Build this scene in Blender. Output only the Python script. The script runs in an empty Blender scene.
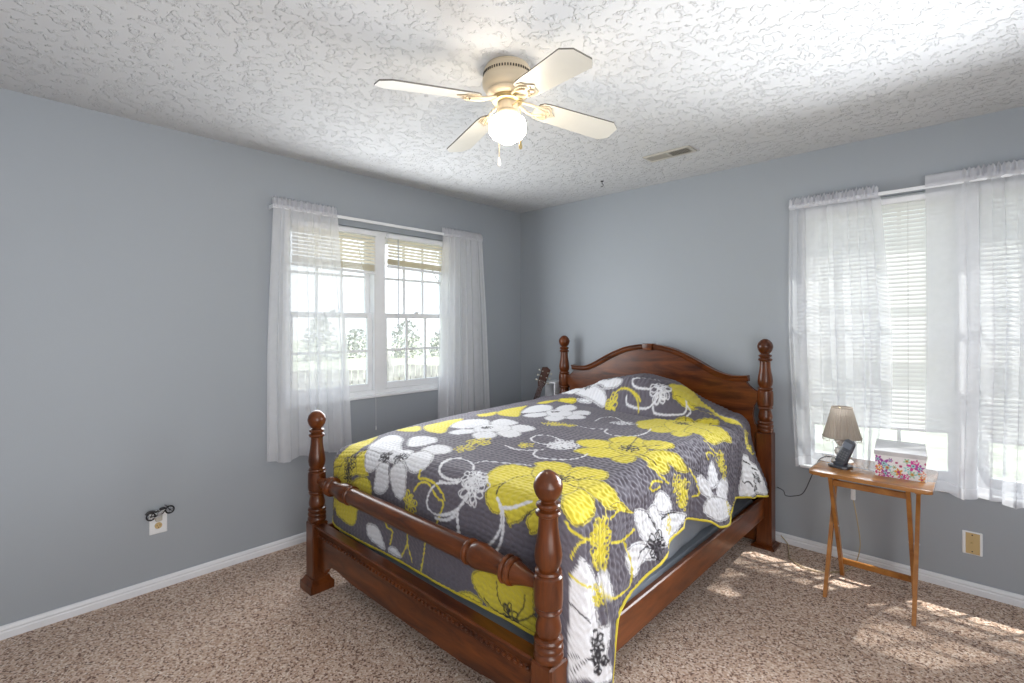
import bpy, bmesh, math, random
import numpy as np
from mathutils import Vector, Matrix

S = bpy.context.scene
COL = S.collection
R = math.radians
random.seed(7)

# ------------------------------------------------------------------ camera
cam_d = bpy.data.cameras.new('camera')
cam = bpy.data.objects.new('camera', cam_d); COL.objects.link(cam)
cam.location = (3.1468, -3.4564, 1.3818)
fw = Vector((-math.sin(0.756485), math.cos(0.756485), 0)); rt = Vector((math.cos(0.756485), math.sin(0.756485), 0)); up = Vector((0, 0, 1)); rl = -0.0031236
rt, up = rt * math.cos(rl) + up * math.sin(rl), up * math.cos(rl) - rt * math.sin(rl)
cam.rotation_euler = Matrix((rt, up, -fw)).transposed().to_euler()
cam_d.sensor_width = 36.0
cam_d.lens = 36.0 * 493.72 / 1024.0
cam_d.shift_y = -16.38 / 1024.0
cam_d.clip_start = 0.02
cam_d.clip_end = 300
S.camera = cam

# ------------------------------------------------------------------ world, sun, area lights, exposure
W_ = bpy.data.worlds.new('overcast_sky'); S.world = W_
W_.use_nodes = True
nt = W_.node_tree; nt.nodes.clear()
wo = nt.nodes.new('ShaderNodeOutputWorld'); bg = nt.nodes.new('ShaderNodeBackground')
tc = nt.nodes.new('ShaderNodeTexCoord'); sx = nt.nodes.new('ShaderNodeSeparateXYZ')
rp = nt.nodes.new('ShaderNodeValToRGB')
rp.color_ramp.elements[0].position = 0.0; rp.color_ramp.elements[0].color = (0.95, 0.97, 1.0, 1)
rp.color_ramp.elements[1].position = 0.8; rp.color_ramp.elements[1].color = (0.72, 0.85, 1.0, 1)
nt.links.new(tc.outputs['Generated'], sx.inputs[0]); nt.links.new(sx.outputs['Z'], rp.inputs[0])
nt.links.new(rp.outputs[0], bg.inputs['Color']); nt.links.new(bg.outputs[0], wo.inputs[0])
bg.inputs['Strength'].default_value = 2.2

sun_d = bpy.data.lights.new('sun', 'SUN'); sun_d.energy = 8.0; sun_d.angle = R(1.0); sun_d.color = (1.0, 0.97, 0.92)
sun = bpy.data.objects.new('sun', sun_d); COL.objects.link(sun)
sun.rotation_euler = Vector((-0.50, -0.62, -1.25)).to_track_quat('-Z', 'Y').to_euler()

def area(name, loc, direction, sxx, syy, power, color=(1, 1, 1), portal=False):
    d = bpy.data.lights.new(name, 'AREA'); d.shape = 'RECTANGLE'; d.size = sxx; d.size_y = syy
    d.energy = power; d.color = color
    o = bpy.data.objects.new(name, d); COL.objects.link(o); o.location = loc
    o.rotation_euler = Vector(direction).to_track_quat('-Z', 'Y').to_euler()
    if portal: d.cycles.is_portal = True
    return o
area('window_portal_left', (-0.16, -1.50, 1.47), (1, 0, 0), 1.36, 1.2, 1, portal=True)
area('window_portal_right', (3.11, 0.16, 1.31), (0, -1, 0), 1.56, 1.62, 1, portal=True)
# fill lamp added out of view at camera right to brighten the room
area('fill_light', (4.2, -3.3, 1.35), (-1, 0.22, 0.10), 1.8, 1.9, 72, (1.0, 0.98, 0.96))
# daylight spreading from the two windows
area('daylight_left_window', (0.15, -1.50, 1.45), (1, -0.05, 0.05), 1.30, 1.15, 30, (0.94, 0.97, 1.0))
area('daylight_right_window', (3.05, -0.18, 1.46), (0, -1, 0), 1.35, 1.0, 58, (0.92, 0.96, 1.0)).data.spread = R(112)
S.view_settings.view_transform = 'Standard'
S.view_settings.look = 'None'
S.view_settings.exposure = 0.0
S.view_settings.gamma = 1.0
S.view_settings.use_curve_mapping = False
S.cycles.max_bounces = 10
S.cycles.diffuse_bounces = 5
S.cycles.transparent_max_bounces = 24
S.cycles.transmission_bounces = 6
S.cycles.sample_clamp_indirect = 6.0
S.cycles.caustics_reflective = False
S.cycles.caustics_refractive = False
S.cycles.use_denoising = True

# ------------------------------------------------------------------ material helpers
def mat(name, col, rough=0.5, metal=0.0, noise=0.0, nscale=8.0, bump=0.0, bscale=60.0, coat=0.0, spec=0.5, emit=None, estr=0.0):
    m = bpy.data.materials.new(name); m.use_nodes = True
    n = m.node_tree.nodes; l = m.node_tree.links
    p = n['Principled BSDF']
    p.inputs['Base Color'].default_value = (*col, 1)
    p.inputs['Roughness'].default_value = rough
    p.inputs['Metallic'].default_value = metal
    p.inputs['Specular IOR Level'].default_value = spec
    p.inputs['Coat Weight'].default_value = coat
    t = n.new('ShaderNodeTexCoord')
    if noise > 0:
        q = n.new('ShaderNodeTexNoise'); q.inputs['Scale'].default_value = nscale; q.inputs['Detail'].default_value = 4
        l.new(t.outputs['Object'], q.inputs['Vector'])
        r = n.new('ShaderNodeValToRGB')
        r.color_ramp.elements[0].position = 0.3; r.color_ramp.elements[1].position = 0.7
        r.color_ramp.elements[0].color = (*[c * (1 - noise) for c in col], 1)
        r.color_ramp.elements[1].color = (*[min(1, c * (1 + noise)) for c in col], 1)
        l.new(q.outputs['Fac'], r.inputs[0]); l.new(r.outputs[0], p.inputs['Base Color'])
    if bump > 0:
        q = n.new('ShaderNodeTexNoise'); q.inputs['Scale'].default_value = bscale; q.inputs['Detail'].default_value = 3
        l.new(t.outputs['Object'], q.inputs['Vector'])
        b = n.new('ShaderNodeBump'); b.inputs['Strength'].default_value = bump; b.inputs['Distance'].default_value = 0.01
        l.new(q.outputs['Fac'], b.inputs['Height']); l.new(b.outputs[0], p.inputs['Normal'])
    if emit:
        p.inputs['Emission Color'].default_value = (*emit, 1); p.inputs['Emission Strength'].default_value = estr
    return m

def wood(name, dark, light, scale=(3, 3, 3), rough=0.28, coat=0.3, rings=5.0):
    m = bpy.data.materials.new(name); m.use_nodes = True
    n = m.node_tree.nodes; l = m.node_tree.links; p = n['Principled BSDF']
    t = n.new('ShaderNodeTexCoord'); mp = n.new('ShaderNodeMapping'); mp.inputs['Scale'].default_value = scale
    l.new(t.outputs['Object'], mp.inputs['Vector'])
    a = n.new('ShaderNodeTexNoise'); a.inputs['Scale'].default_value = rings; a.inputs['Detail'].default_value = 6
    a.inputs['Roughness'].default_value = 0.62; a.inputs['Distortion'].default_value = 0.6
    l.new(mp.outputs[0], a.inputs['Vector'])
    r = n.new('ShaderNodeValToRGB')
    r.color_ramp.elements[0].position = 0.33; r.color_ramp.elements[0].color = (*dark, 1)
    r.color_ramp.elements[1].position = 0.68; r.color_ramp.elements[1].color = (*light, 1)
    l.new(a.outputs['Fac'], r.inputs[0]); l.new(r.outputs[0], p.inputs['Base Color'])
    p.inputs['Roughness'].default_value = rough; p.inputs['Coat Weight'].default_value = coat; p.inputs['Specular IOR Level'].default_value = 0.3
    p.inputs['Coat Roughness'].default_value = 0.15
    b = n.new('ShaderNodeBump'); b.inputs['Strength'].default_value = 0.06; b.inputs['Distance'].default_value = 0.002
    l.new(a.outputs['Fac'], b.inputs['Height']); l.new(b.outputs[0], p.inputs['Normal'])
    return m

def thin_cloth(name, col, see=0.4, trans=0.5, weave=0.0):
    """thin cloth or plastic: part see-through, part scattering light to both sides"""
    m = bpy.data.materials.new(name); m.use_nodes = True
    n = m.node_tree.nodes; l = m.node_tree.links; n.remove(n['Principled BSDF']); o = n['Material Output']
    d = n.new('ShaderNodeBsdfDiffuse'); t = n.new('ShaderNodeBsdfTranslucent'); x = n.new('ShaderNodeBsdfTransparent')
    m1 = n.new('ShaderNodeMixShader'); m2 = n.new('ShaderNodeMixShader')
    d.inputs[0].default_value = (*col, 1); t.inputs[0].default_value = (*col, 1)
    m1.inputs[0].default_value = trans
    l.new(d.outputs[0], m1.inputs[1]); l.new(t.outputs[0], m1.inputs[2])
    m2.inputs[0].default_value = see
    l.new(m1.outputs[0], m2.inputs[1]); l.new(x.outputs[0], m2.inputs[2]); l.new(m2.outputs[0], o.inputs[0])
    if weave > 0:
        tc_ = n.new('ShaderNodeTexCoord'); q = n.new('ShaderNodeTexNoise'); q.inputs['Scale'].default_value = 30
        l.new(tc_.outputs['Object'], q.inputs['Vector'])
        mr = n.new('ShaderNodeMapRange'); mr.inputs[3].default_value = see - weave; mr.inputs[4].default_value = see + weave
        l.new(q.outputs['Fac'], mr.inputs[0]); l.new(mr.outputs[0], m2.inputs[0])
    return m

M = {}
M['frame'] = mat('white_vinyl', (0.82, 0.83, 0.85), 0.35, noise=0.03)
M['trim'] = mat('white_trim_paint', (0.74, 0.75, 0.78), 0.4, noise=0.03)
M['cherry'] = wood('cherry_wood', (0.040, 0.010, 0.003), (0.165, 0.044, 0.009), (1.2, 7, 7), 0.30, 0.15, 3.0)
M['cherry_v'] = wood('cherry_wood_upright', (0.045, 0.011, 0.003), (0.150, 0.039, 0.008), (7, 7, 1.2), 0.28, 0.2, 3.0)
M['cherry_y'] = wood('cherry_wood_rail', (0.070, 0.019, 0.005), (0.20, 0.056, 0.013), (7, 1.2, 7), 0.28, 0.25, 3.0)
M['oak'] = wood('honey_wood', (0.26, 0.095, 0.018), (0.44, 0.19, 0.045), (6, 6, 6), 0.35, 0.3, 2.0)
M['oak_top'] = wood('honey_wood_top', (0.25, 0.10, 0.025), (0.42, 0.19, 0.055), (1.5, 9, 6), 0.22, 0.5, 3.0)
M['fan'] = mat('cream_enamel', (0.56, 0.47, 0.34), 0.35, noise=0.03)
M['blade'] = mat('white_blade', (0.66, 0.64, 0.58), 0.4, noise=0.03)
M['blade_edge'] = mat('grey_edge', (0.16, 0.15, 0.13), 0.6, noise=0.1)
M['vent'] = mat('faded_vent_paint', (0.47, 0.45, 0.40), 0.5, noise=0.08)
M['slot'] = mat('dark_slot', (0.05, 0.04, 0.03), 0.8, noise=0.2)
M['brass'] = mat('pale_brass', (0.55, 0.43, 0.22), 0.35, 0.9, noise=0.1)
M['chrome'] = mat('grey_metal', (0.5, 0.5, 0.52), 0.3, 0.9, noise=0.05)
M['black'] = mat('black_plastic', (0.018, 0.018, 0.02), 0.4, noise=0.2)
M['blackmetal'] = mat('black_painted_metal', (0.02, 0.02, 0.024), 0.35, 0.3, noise=0.2)
M['tan'] = mat('tan_plastic', (0.55, 0.40, 0.19), 0.4, noise=0.06)
M['plate'] = mat('white_plastic', (0.78, 0.79, 0.80), 0.35, noise=0.03)
M['sheer'] = thin_cloth('sheer_voile', (0.84, 0.845, 0.88), 0.50, 0.48, 0.03)
M['sheer_dense'] = thin_cloth('white_voile', (0.94, 0.945, 0.97), 0.33, 0.42, 0.03)
M['sheer_hem'] = thin_cloth('sheer_voile_double', (0.82, 0.825, 0.86), 0.24, 0.48, 0.03)
M['slat'] = thin_cloth('white_blind_slat', (0.84, 0.84, 0.83), 0.0, 0.20)
M['slat_tan'] = thin_cloth('ivory_blind_slat', (0.84, 0.78, 0.67), 0.0, 0.36)
M['sheet'] = mat('grey_sheet', (0.27, 0.30, 0.345), 0.8, noise=0.05, bump=0.15, bscale=30)
M['white_shelf'] = mat('white_melamine', (0.75, 0.76, 0.79), 0.4, noise=0.03)
M['cord_tan'] = mat('tan_cord', (0.42, 0.33, 0.19), 0.5, noise=0.05)
M['cord_white'] = mat('white_cord', (0.75, 0.75, 0.74), 0.5, noise=0.03)
M['ceramic'] = mat('glazed_ceramic', (0.78, 0.75, 0.72), 0.2, noise=0.05, coat=0.4)
M['phone'] = mat('slate_plastic', (0.055, 0.06, 0.075), 0.3, noise=0.1, coat=0.2)

def glass():
    m = bpy.data.materials.new('window_glass'); m.use_nodes = True
    n = m.node_tree.nodes; l = m.node_tree.links; n.remove(n['Principled BSDF']); o = n['Material Output']
    t = n.new('ShaderNodeBsdfTransparent'); g = n.new('ShaderNodeBsdfGlossy'); g.inputs['Roughness'].default_value = 0.03
    mx = n.new("ShaderNodeMixShader"); mx.inputs[0].default_value = 0.05; l.new(t.outputs[0], mx.inputs[1]); l.new(g.outputs[0], mx.inputs[2])
    l.new(mx.outputs[0], o.inputs[0]); t.inputs[0].default_value = (0.96, 0.98, 0.98, 1)
    return m
M['glass'] = glass()

# ------------------------------------------------------------------ mesh builder
WL = {}
class MB:
    def __init__(s): s.bm = bmesh.new()
    def box(s, c, size, rot=None, bevel=0.0, seg=1):
        r = bmesh.ops.create_cube(s.bm, size=1.0); v = r['verts']
        mt = Matrix.Translation(c) @ (rot.to_4x4() if rot else Matrix.Identity(4)) @ Matrix.Diagonal((*size, 1))
        bmesh.ops.transform(s.bm, matrix=mt, verts=v)
        if bevel > 0:
            ed = list({e for q in v for e in q.link_edges})
            bmesh.ops.bevel(s.bm, geom=ed, offset=bevel, segments=seg, affect='EDGES', profile=0.5)
        return s
    def bx(s, x0, x1, y0, y1, z0, z1, bevel=0.0):
        return s.box(((x0 + x1) / 2, (y0 + y1) / 2, (z0 + z1) / 2), (abs(x1 - x0), abs(y1 - y0), abs(z1 - z0)), bevel=bevel)
    def bar(s, p0, p1, w, h, bevel=0.0, up=(0, 0, 1)):
        p0 = Vector(p0); p1 = Vector(p1); d = p1 - p0; L = d.length; d.normalize()
        a = d.cross(Vector(up)).normalized(); b = a.cross(d)
        rot = Matrix((d, a, b)).transposed()
        return s.box((p0 + p1) / 2, (L, w, h), rot, bevel)
    def lathe(s, prof, mtx=None, seg=32):
        mtx = mtx or Matrix.Identity(4)
        rings = []
        for r, z in prof:
            if r < 1e-6: rings.append([s.bm.verts.new(mtx @ Vector((0, 0, z)))])
            else: rings.append([s.bm.verts.new(mtx @ Vector((r * math.cos(2 * math.pi * k / seg), r * math.sin(2 * math.pi * k / seg), z))) for k in range(seg)])
        for A, B in zip(rings, rings[1:]):
            if len(A) == 1 and len(B) == 1: continue
            for k in range(seg):
                j = (k + 1) % seg
                if len(A) == 1: s.bm.faces.new((A[0], B[j], B[k]))
                elif len(B) == 1: s.bm.faces.new((A[k], A[j], B[0]))
                else: s.bm.faces.new((A[k], A[j], B[j], B[k]))
        if len(rings[0]) > 1: s.bm.faces.new(rings[0][::-1])
        if len(rings[-1]) > 1: s.bm.faces.new(rings[-1])
        return s
    def cyl(s, p0, p1, r0, r1=None, seg=16):
        p0 = Vector(p0); p1 = Vector(p1); d = p1 - p0
        mt = Matrix.Translation(p0) @ d.to_track_quat('Z', 'Y').to_matrix().to_4x4()
        return s.lathe([(r0, 0), (r1 if r1 is not None else r0, d.length)], mt, seg)
    def ball(s, c, r, seg=16, sc=(1, 1, 1)):
        rr = bmesh.ops.create_uvsphere(s.bm, u_segments=seg, v_segments=max(6, seg // 2), radius=r)
        bmesh.ops.transform(s.bm, matrix=Matrix.Translation(c) @ Matrix.Diagonal((*sc, 1)), verts=rr['verts'])
        return s
    def tube(s, pts, r, seg=8, closed=False, taper=None):
        P = [Vector(p) for p in pts]; n = len(P); rings = []; up = None
        for i, p in enumerate(P):
            if closed: t = (P[(i + 1) % n] - P[i - 1]).normalized()
            else: t = (P[min(i + 1, n - 1)] - P[max(i - 1, 0)]).normalized()
            if up is None:
                up = Vector((0, 0, 1)) if abs(t.z) < 0.9 else Vector((1, 0, 0))
            a = t.cross(up).normalized(); b = a.cross(t).normalized(); up = b
            rr = r if taper is None else r * (1 + (taper - 1) * i / (n - 1))
            rings.append([s.bm.verts.new(p + rr * (math.cos(2 * math.pi * k / seg) * a + math.sin(2 * math.pi * k / seg) * b)) for k in range(seg)])
        m = n if closed else n - 1
        for i in range(m):
            A = rings[i]; B = rings[(i + 1) % n]
            for k in range(seg):
                j = (k + 1) % seg
                s.bm.faces.new((A[k], A[j], B[j], B[k]))
        if not closed:
            s.bm.faces.new(rings[0][::-1]); s.bm.faces.new(rings[-1])
        return s
    def prism(s, poly, to3, d0, d1, bevel=0.0):
        """poly: 2-D outline; to3(u, v, d) gives the point"""
        A = [s.bm.verts.new(to3(u, v, d0)) for u, v in poly]; B = [s.bm.verts.new(to3(u, v, d1)) for u, v in poly]
        n = len(poly); s.bm.faces.new(A[::-1]); s.bm.faces.new(B)
        for i in range(n):
            j = (i + 1) % n; s.bm.faces.new((A[i], A[j], B[j], B[i]))
        if bevel > 0:
            ed = [e for e in {e for v in A + B for e in v.link_edges} if (e.verts[0] in A) == (e.verts[1] in A)]
            bmesh.ops.bevel(s.bm, geom=ed, offset=bevel, segments=2, affect='EDGES', profile=0.5)
        return s
    def grid(s, fn, nu, nv):
        V = [[s.bm.verts.new(fn(i / nu, j / nv)) for j in range(nv + 1)] for i in range(nu + 1)]
        for i in range(nu):
            for j in range(nv):
                s.bm.faces.new((V[i][j], V[i + 1][j], V[i + 1][j + 1], V[i][j + 1]))
        return s
    def build(s, name, m, parent=None, loc=None, smooth=True, angle=35):
        me = bpy.data.meshes.new(name)
        bmesh.ops.recalc_face_normals(s.bm, faces=s.bm.faces)
        s.bm.to_mesh(me); s.bm.free()
        me.materials.append(m)
        o = bpy.data.objects.new(name, me); COL.objects.link(o)
        return place(o, parent, loc, smooth, angle)

def place(o, parent=None, loc=None, smooth=True, angle=35):
    me = o.data
    if parent is not None: base = WL[parent.name]; off = Vector((0, 0, 0)); o.parent = parent
    else: base = Vector((0, 0, 0)); off = Vector(loc or (0, 0, 0))
    org = base + off
    me.transform(Matrix.Translation(-org)); o.location = off
    WL[o.name] = org
    if smooth:
        me.polygons.foreach_set('use_smooth', [True] * len(me.polygons))
        me.set_sharp_from_angle(angle=R(angle))
    return o

def thing(name, label, cat, loc, group=None):
    o = bpy.data.objects.new(name, None); COL.objects.link(o); o.location = loc; o.empty_display_size = 0.1
    WL[o.name] = Vector(loc)
    return tag(o, label, cat, group)
def tag(o, label, cat, group=None, kind=None):
    o['label'] = label; o['category'] = cat
    if group: o['group'] = group
    if kind: o['kind'] = kind
    return o
def struct(o):
    o['kind'] = 'structure'; return o

# ================================================================== the room
RX, RY, RZ = 4.3, -4.4, 2.44
def wall_paint():
    m = bpy.data.materials.new('blue_grey_paint'); m.use_nodes = True
    n = m.node_tree.nodes; l = m.node_tree.links; p = n['Principled BSDF']
    t = n.new('ShaderNodeTexCoord'); a = n.new('ShaderNodeTexNoise'); a.inputs['Scale'].default_value = 1.2; a.inputs['Detail'].default_value = 2
    l.new(t.outputs['Object'], a.inputs['Vector'])
    r = n.new('ShaderNodeValToRGB')
    r.color_ramp.elements[0].color = (0.330, 0.358, 0.390, 1); r.color_ramp.elements[1].color = (0.350, 0.378, 0.410, 1)
    l.new(a.outputs['Fac'], r.inputs[0]); l.new(r.outputs[0], p.inputs['Base Color'])
    p.inputs['Roughness'].default_value = 0.5; p.inputs['Specular IOR Level'].default_value = 0.35
    b = n.new('ShaderNodeTexNoise'); b.inputs['Scale'].default_value = 160; l.new(t.outputs['Object'], b.inputs['Vector'])
    u = n.new('ShaderNodeBump'); u.inputs['Strength'].default_value = 0.08; u.inputs['Distance'].default_value = 0.003
    l.new(b.outputs['Fac'], u.inputs['Height']); l.new(u.outputs[0], p.inputs['Normal'])
    return m
def ceiling_plaster():
    m = bpy.data.materials.new('stippled_plaster'); m.use_nodes = True
    n = m.node_tree.nodes; l = m.node_tree.links; p = n['Principled BSDF']
    p.inputs['Base Color'].default_value = (0.61, 0.615, 0.625, 1); p.inputs['Roughness'].default_value = 0.85
    p.inputs['Specular IOR Level'].default_value = 0.2
    t = n.new('ShaderNodeTexCoord')
    a = n.new('ShaderNodeTexNoise'); a.inputs['Scale'].default_value = 33; a.inputs['Detail'].default_value = 3.0; a.inputs['Roughness'].default_value = 0.55
    l.new(t.outputs['Object'], a.inputs['Vector'])
    r = n.new('ShaderNodeValToRGB'); e = r.color_ramp.elements
    e[0].position = 0.54; e[0].color = (0, 0, 0, 1); e[1].position = 0.60; e[1].color = (1, 1, 1, 1)
    l.new(a.outputs['Fac'], r.inputs[0])
    u = n.new('ShaderNodeBump'); u.inputs['Strength'].default_value = 0.8; u.inputs['Distance'].default_value = 0.007
    l.new(r.outputs[0], u.inputs['Height']); l.new(u.outputs[0], p.inputs['Normal'])
    return m
def carpet():
    m = bpy.data.materials.new('flecked_carpet'); m.use_nodes = True
    n = m.node_tree.nodes; l = m.node_tree.links; p = n['Principled BSDF']
    t = n.new('ShaderNodeTexCoord')
    a = n.new('ShaderNodeTexVoronoi'); a.inputs['Scale'].default_value = 150; a.inputs['Randomness'].default_value = 1.0
    l.new(t.outputs['Object'], a.inputs['Vector'])
    sp = n.new('ShaderNodeSeparateColor'); l.new(a.outputs['Color'], sp.inputs[0])
    lg = n.new('ShaderNodeTexNoise'); lg.inputs['Scale'].default_value = 30; l.new(t.outputs['Object'], lg.inputs['Vector'])
    md = n.new('ShaderNodeMath'); md.operation = 'MULTIPLY_ADD'; md.inputs[1].default_value = 0.8; l.new(sp.outputs[0], md.inputs[0])
    m2 = n.new('ShaderNodeMath'); m2.operation = 'MULTIPLY'; m2.inputs[1].default_value = 0.2; l.new(lg.outputs['Fac'], m2.inputs[0]); l.new(m2.outputs[0], md.inputs[2])
    r = n.new('ShaderNodeValToRGB'); e = r.color_ramp.elements
    e[0].position = 0.0; e[0].color = (0.10, 0.05, 0.033, 1); e[1].position = 0.95; e[1].color = (0.80, 0.70, 0.61, 1)
    for pos, c in ((0.20, (0.16, 0.085, 0.058)), (0.30, (0.40, 0.255, 0.18)), (0.55, (0.52, 0.375, 0.285)), (0.78, (0.60, 0.47, 0.385))):
        k = e.new(pos); k.color = (*c, 1)
    l.new(md.outputs[0], r.inputs[0]); l.new(r.outputs[0], p.inputs['Base Color'])
    p.inputs['Roughness'].default_value = 1.0; p.inputs['Specular IOR Level'].default_value = 0.05
    p.inputs['Sheen Weight'].default_value = 0.25; p.inputs['Sheen Roughness'].default_value = 0.5
    b = n.new('ShaderNodeTexNoise'); b.inputs['Scale'].default_value = 260; b.inputs['Detail'].default_value = 3
    l.new(t.outputs['Object'], b.inputs['Vector'])
    u = n.new('ShaderNodeBump'); u.inputs['Strength'].default_value = 0.3; u.inputs['Distance'].default_value = 0.006
    l.new(b.outputs['Fac'], u.inputs['Height']); l.new(u.outputs[0], p.inputs['Normal'])
    return m
M['wall'] = wall_paint(); M['ceil'] = ceiling_plaster(); M['carpet'] = carpet()

WT = 0.16
LW = dict(s0=-2.182, s1=-0.818, z0=0.882, z1=2.069)      # opening in the left wall (s runs along y)
RW = dict(s0=2.343, s1=3.873, z0=0.512, z1=2.100)         # opening in the right wall (s runs along x)
def holed_wall(name, mp, a, b, W):
    m = MB()
    def bb(s0, s1, z0, z1):
        p = mp(s0, 0, z0); q = mp(s1, WT, z1); m.bx(p[0], q[0], p[1], q[1], z0, z1)
    bb(a, W['s0'], 0, RZ); bb(W['s1'], b, 0, RZ); bb(W['s0'], W['s1'], 0, W['z0']); bb(W['s0'], W['s1'], W['z1'], RZ)
    struct(m.build(name, M['wall'], smooth=False))
mapL = lambda s, d, z: Vector((-d, s, z))
mapR = lambda s, d, z: Vector((s, d, z))
holed_wall('wall_left', mapL, RY, WT, LW)
holed_wall('wall_right', mapR, 0, RX, RW)
struct(MB().bx(RX, RX + WT, RY, WT, 0, RZ).build('wall_side', M['wall'], smooth=False))
struct(MB().bx(-WT, RX + WT, RY - WT, RY, 0, RZ).build('wall_front', M['wall'], smooth=False))
struct(MB().bx(-WT, RX + WT, RY - WT, WT, -0.1, 0).build('floor', M['carpet'], smooth=False))
struct(MB().bx(-WT, RX + WT, RY - WT, WT, RZ, RZ + 0.1).build('ceiling', M['ceil'], smooth=False))

def baseboard(name, mp, a, b):
    prof = [(0, 0), (-0.014, 0), (-0.014, 0.028), (-0.010, 0.034), (-0.012, 0.042), (-0.009, 0.052), (-0.003, 0.057), (0, 0.057)]
    m = MB(); A = [m.bm.verts.new(mp(a, d, z)) for d, z in prof]; B = [m.bm.verts.new(mp(b, d, z)) for d, z in prof]
    for i in range(len(prof) - 1): m.bm.faces.new((A[i], A[i + 1], B[i + 1], B[i]))
    m.bm.faces.new(A); m.bm.faces.new(B[::-1]); m.bm.faces.new((A[-1], A[0], B[0], B[-1]))
    struct(m.build(name, M['trim'], smooth=True, angle=25))
baseboard('baseboard_left', mapL, RY, 0)
baseboard('baseboard_right', mapR, 0.016, RX)

# ------------------------------------------------------------------ windows
def window(n, mp, W, zm, sill_out):
    def bb(m, s0, s1, d0, d1, z0, z1, bev=0.0):
        p = mp(s0, d0, z0); q = mp(s1, d1, z1); m.bx(p[0], q[0], p[1], q[1], z0, z1, bevel=bev)
    s0, s1, z0, z1 = W['s0'], W['s1'], W['z0'], W['z1']; sm = (s0 + s1) / 2
    f = MB(); t = 0.032
    bb(f, s0, s0 + t, 0.03, 0.14, z0, z1); bb(f, s1 - t, s1, 0.03, 0.14, z0, z1)
    bb(f, s0 + t, s1 - t, 0.03, 0.14, z1 - t, z1); bb(f, s0 + t, s1 - t, 0.03, 0.14, z0, z0 + t)
    bb(f, sm - 0.045, sm + 0.045, 0.025, 0.14, z0 + t, z1 - t)
    root = f.build('window_%d' % n, M['frame'], loc=mp(sm, 0.03, z0), smooth=False); struct(root)
    k = MB(); bb(k, s0 - 0.0, s1 + 0.0, -sill_out, 0.05, z0 - 0.016, z0 + 0.004, 0.004); k.build('window_sill', M['frame'], root, smooth=False)
    for a, b in ((s0 + t, sm - 0.045), (sm + 0.045, s1 - t)):
        for up in (0, 1):
            d0, d1 = (0.088, 0.115) if up else (0.055, 0.082)
            lo, hi = (zm - 0.018, z1 - t) if up else (z0 + t, zm + 0.018)
            bot = 0.034 if up else 0.048; top = 0.04 if up else 0.036; st = 0.036
            m = MB()
            bb(m, a, a + st, d0, d1, lo, hi, 0.003); bb(m, b - st, b, d0, d1, lo, hi, 0.003)
            bb(m, a + st, b - st, d0, d1, lo, lo + bot, 0.003); bb(m, a + st, b - st, d0, d1, hi - top, hi, 0.003)
            sash = m.build('sash', M['frame'], root, smooth=False)
            dm = (d0 + d1) / 2; gs, ge, gl, gh = a + st, b - st, lo + bot, hi - top
            g = MB(); bb(g, gs, ge, dm - 0.002, dm + 0.002, gl, gh); g.build('window_pane', M['glass'], sash, smooth=False)
            u = MB(); w = 0.0085
            for q in (1, 2):
                c = gs + (ge - gs) * q / 3; bb(u, c - w, c + w, dm - 0.007, dm + 0.007, gl, gh)
            c = (gl + gh) / 2; bb(u, gs, ge, dm - 0.0068, dm + 0.0068, c - w, c + w)
            u.build('muntin_grid', M['frame'], sash, smooth=False)
            if not up:
                lk = MB(); c = (a + b) / 2
                p = mp(c, d0 + 0.008, hi + 0.004); lk.lathe([(0.018, -0.004), (0.018, 0.004), (0.010, 0.010), (0.008, 0.014)], Matrix.Translation(p), 12)
                bb(lk, c - 0.006, c + 0.030, d0 + 0.001, d0 + 0.012, hi + 0.011, hi + 0.019, 0.002)
                lk.build('sash_lock', M['frame'], sash)
    return root
window(1, mapL, LW, 1.455, 0.012)
window(2, mapR, RW, 1.263, 0.012)

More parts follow.
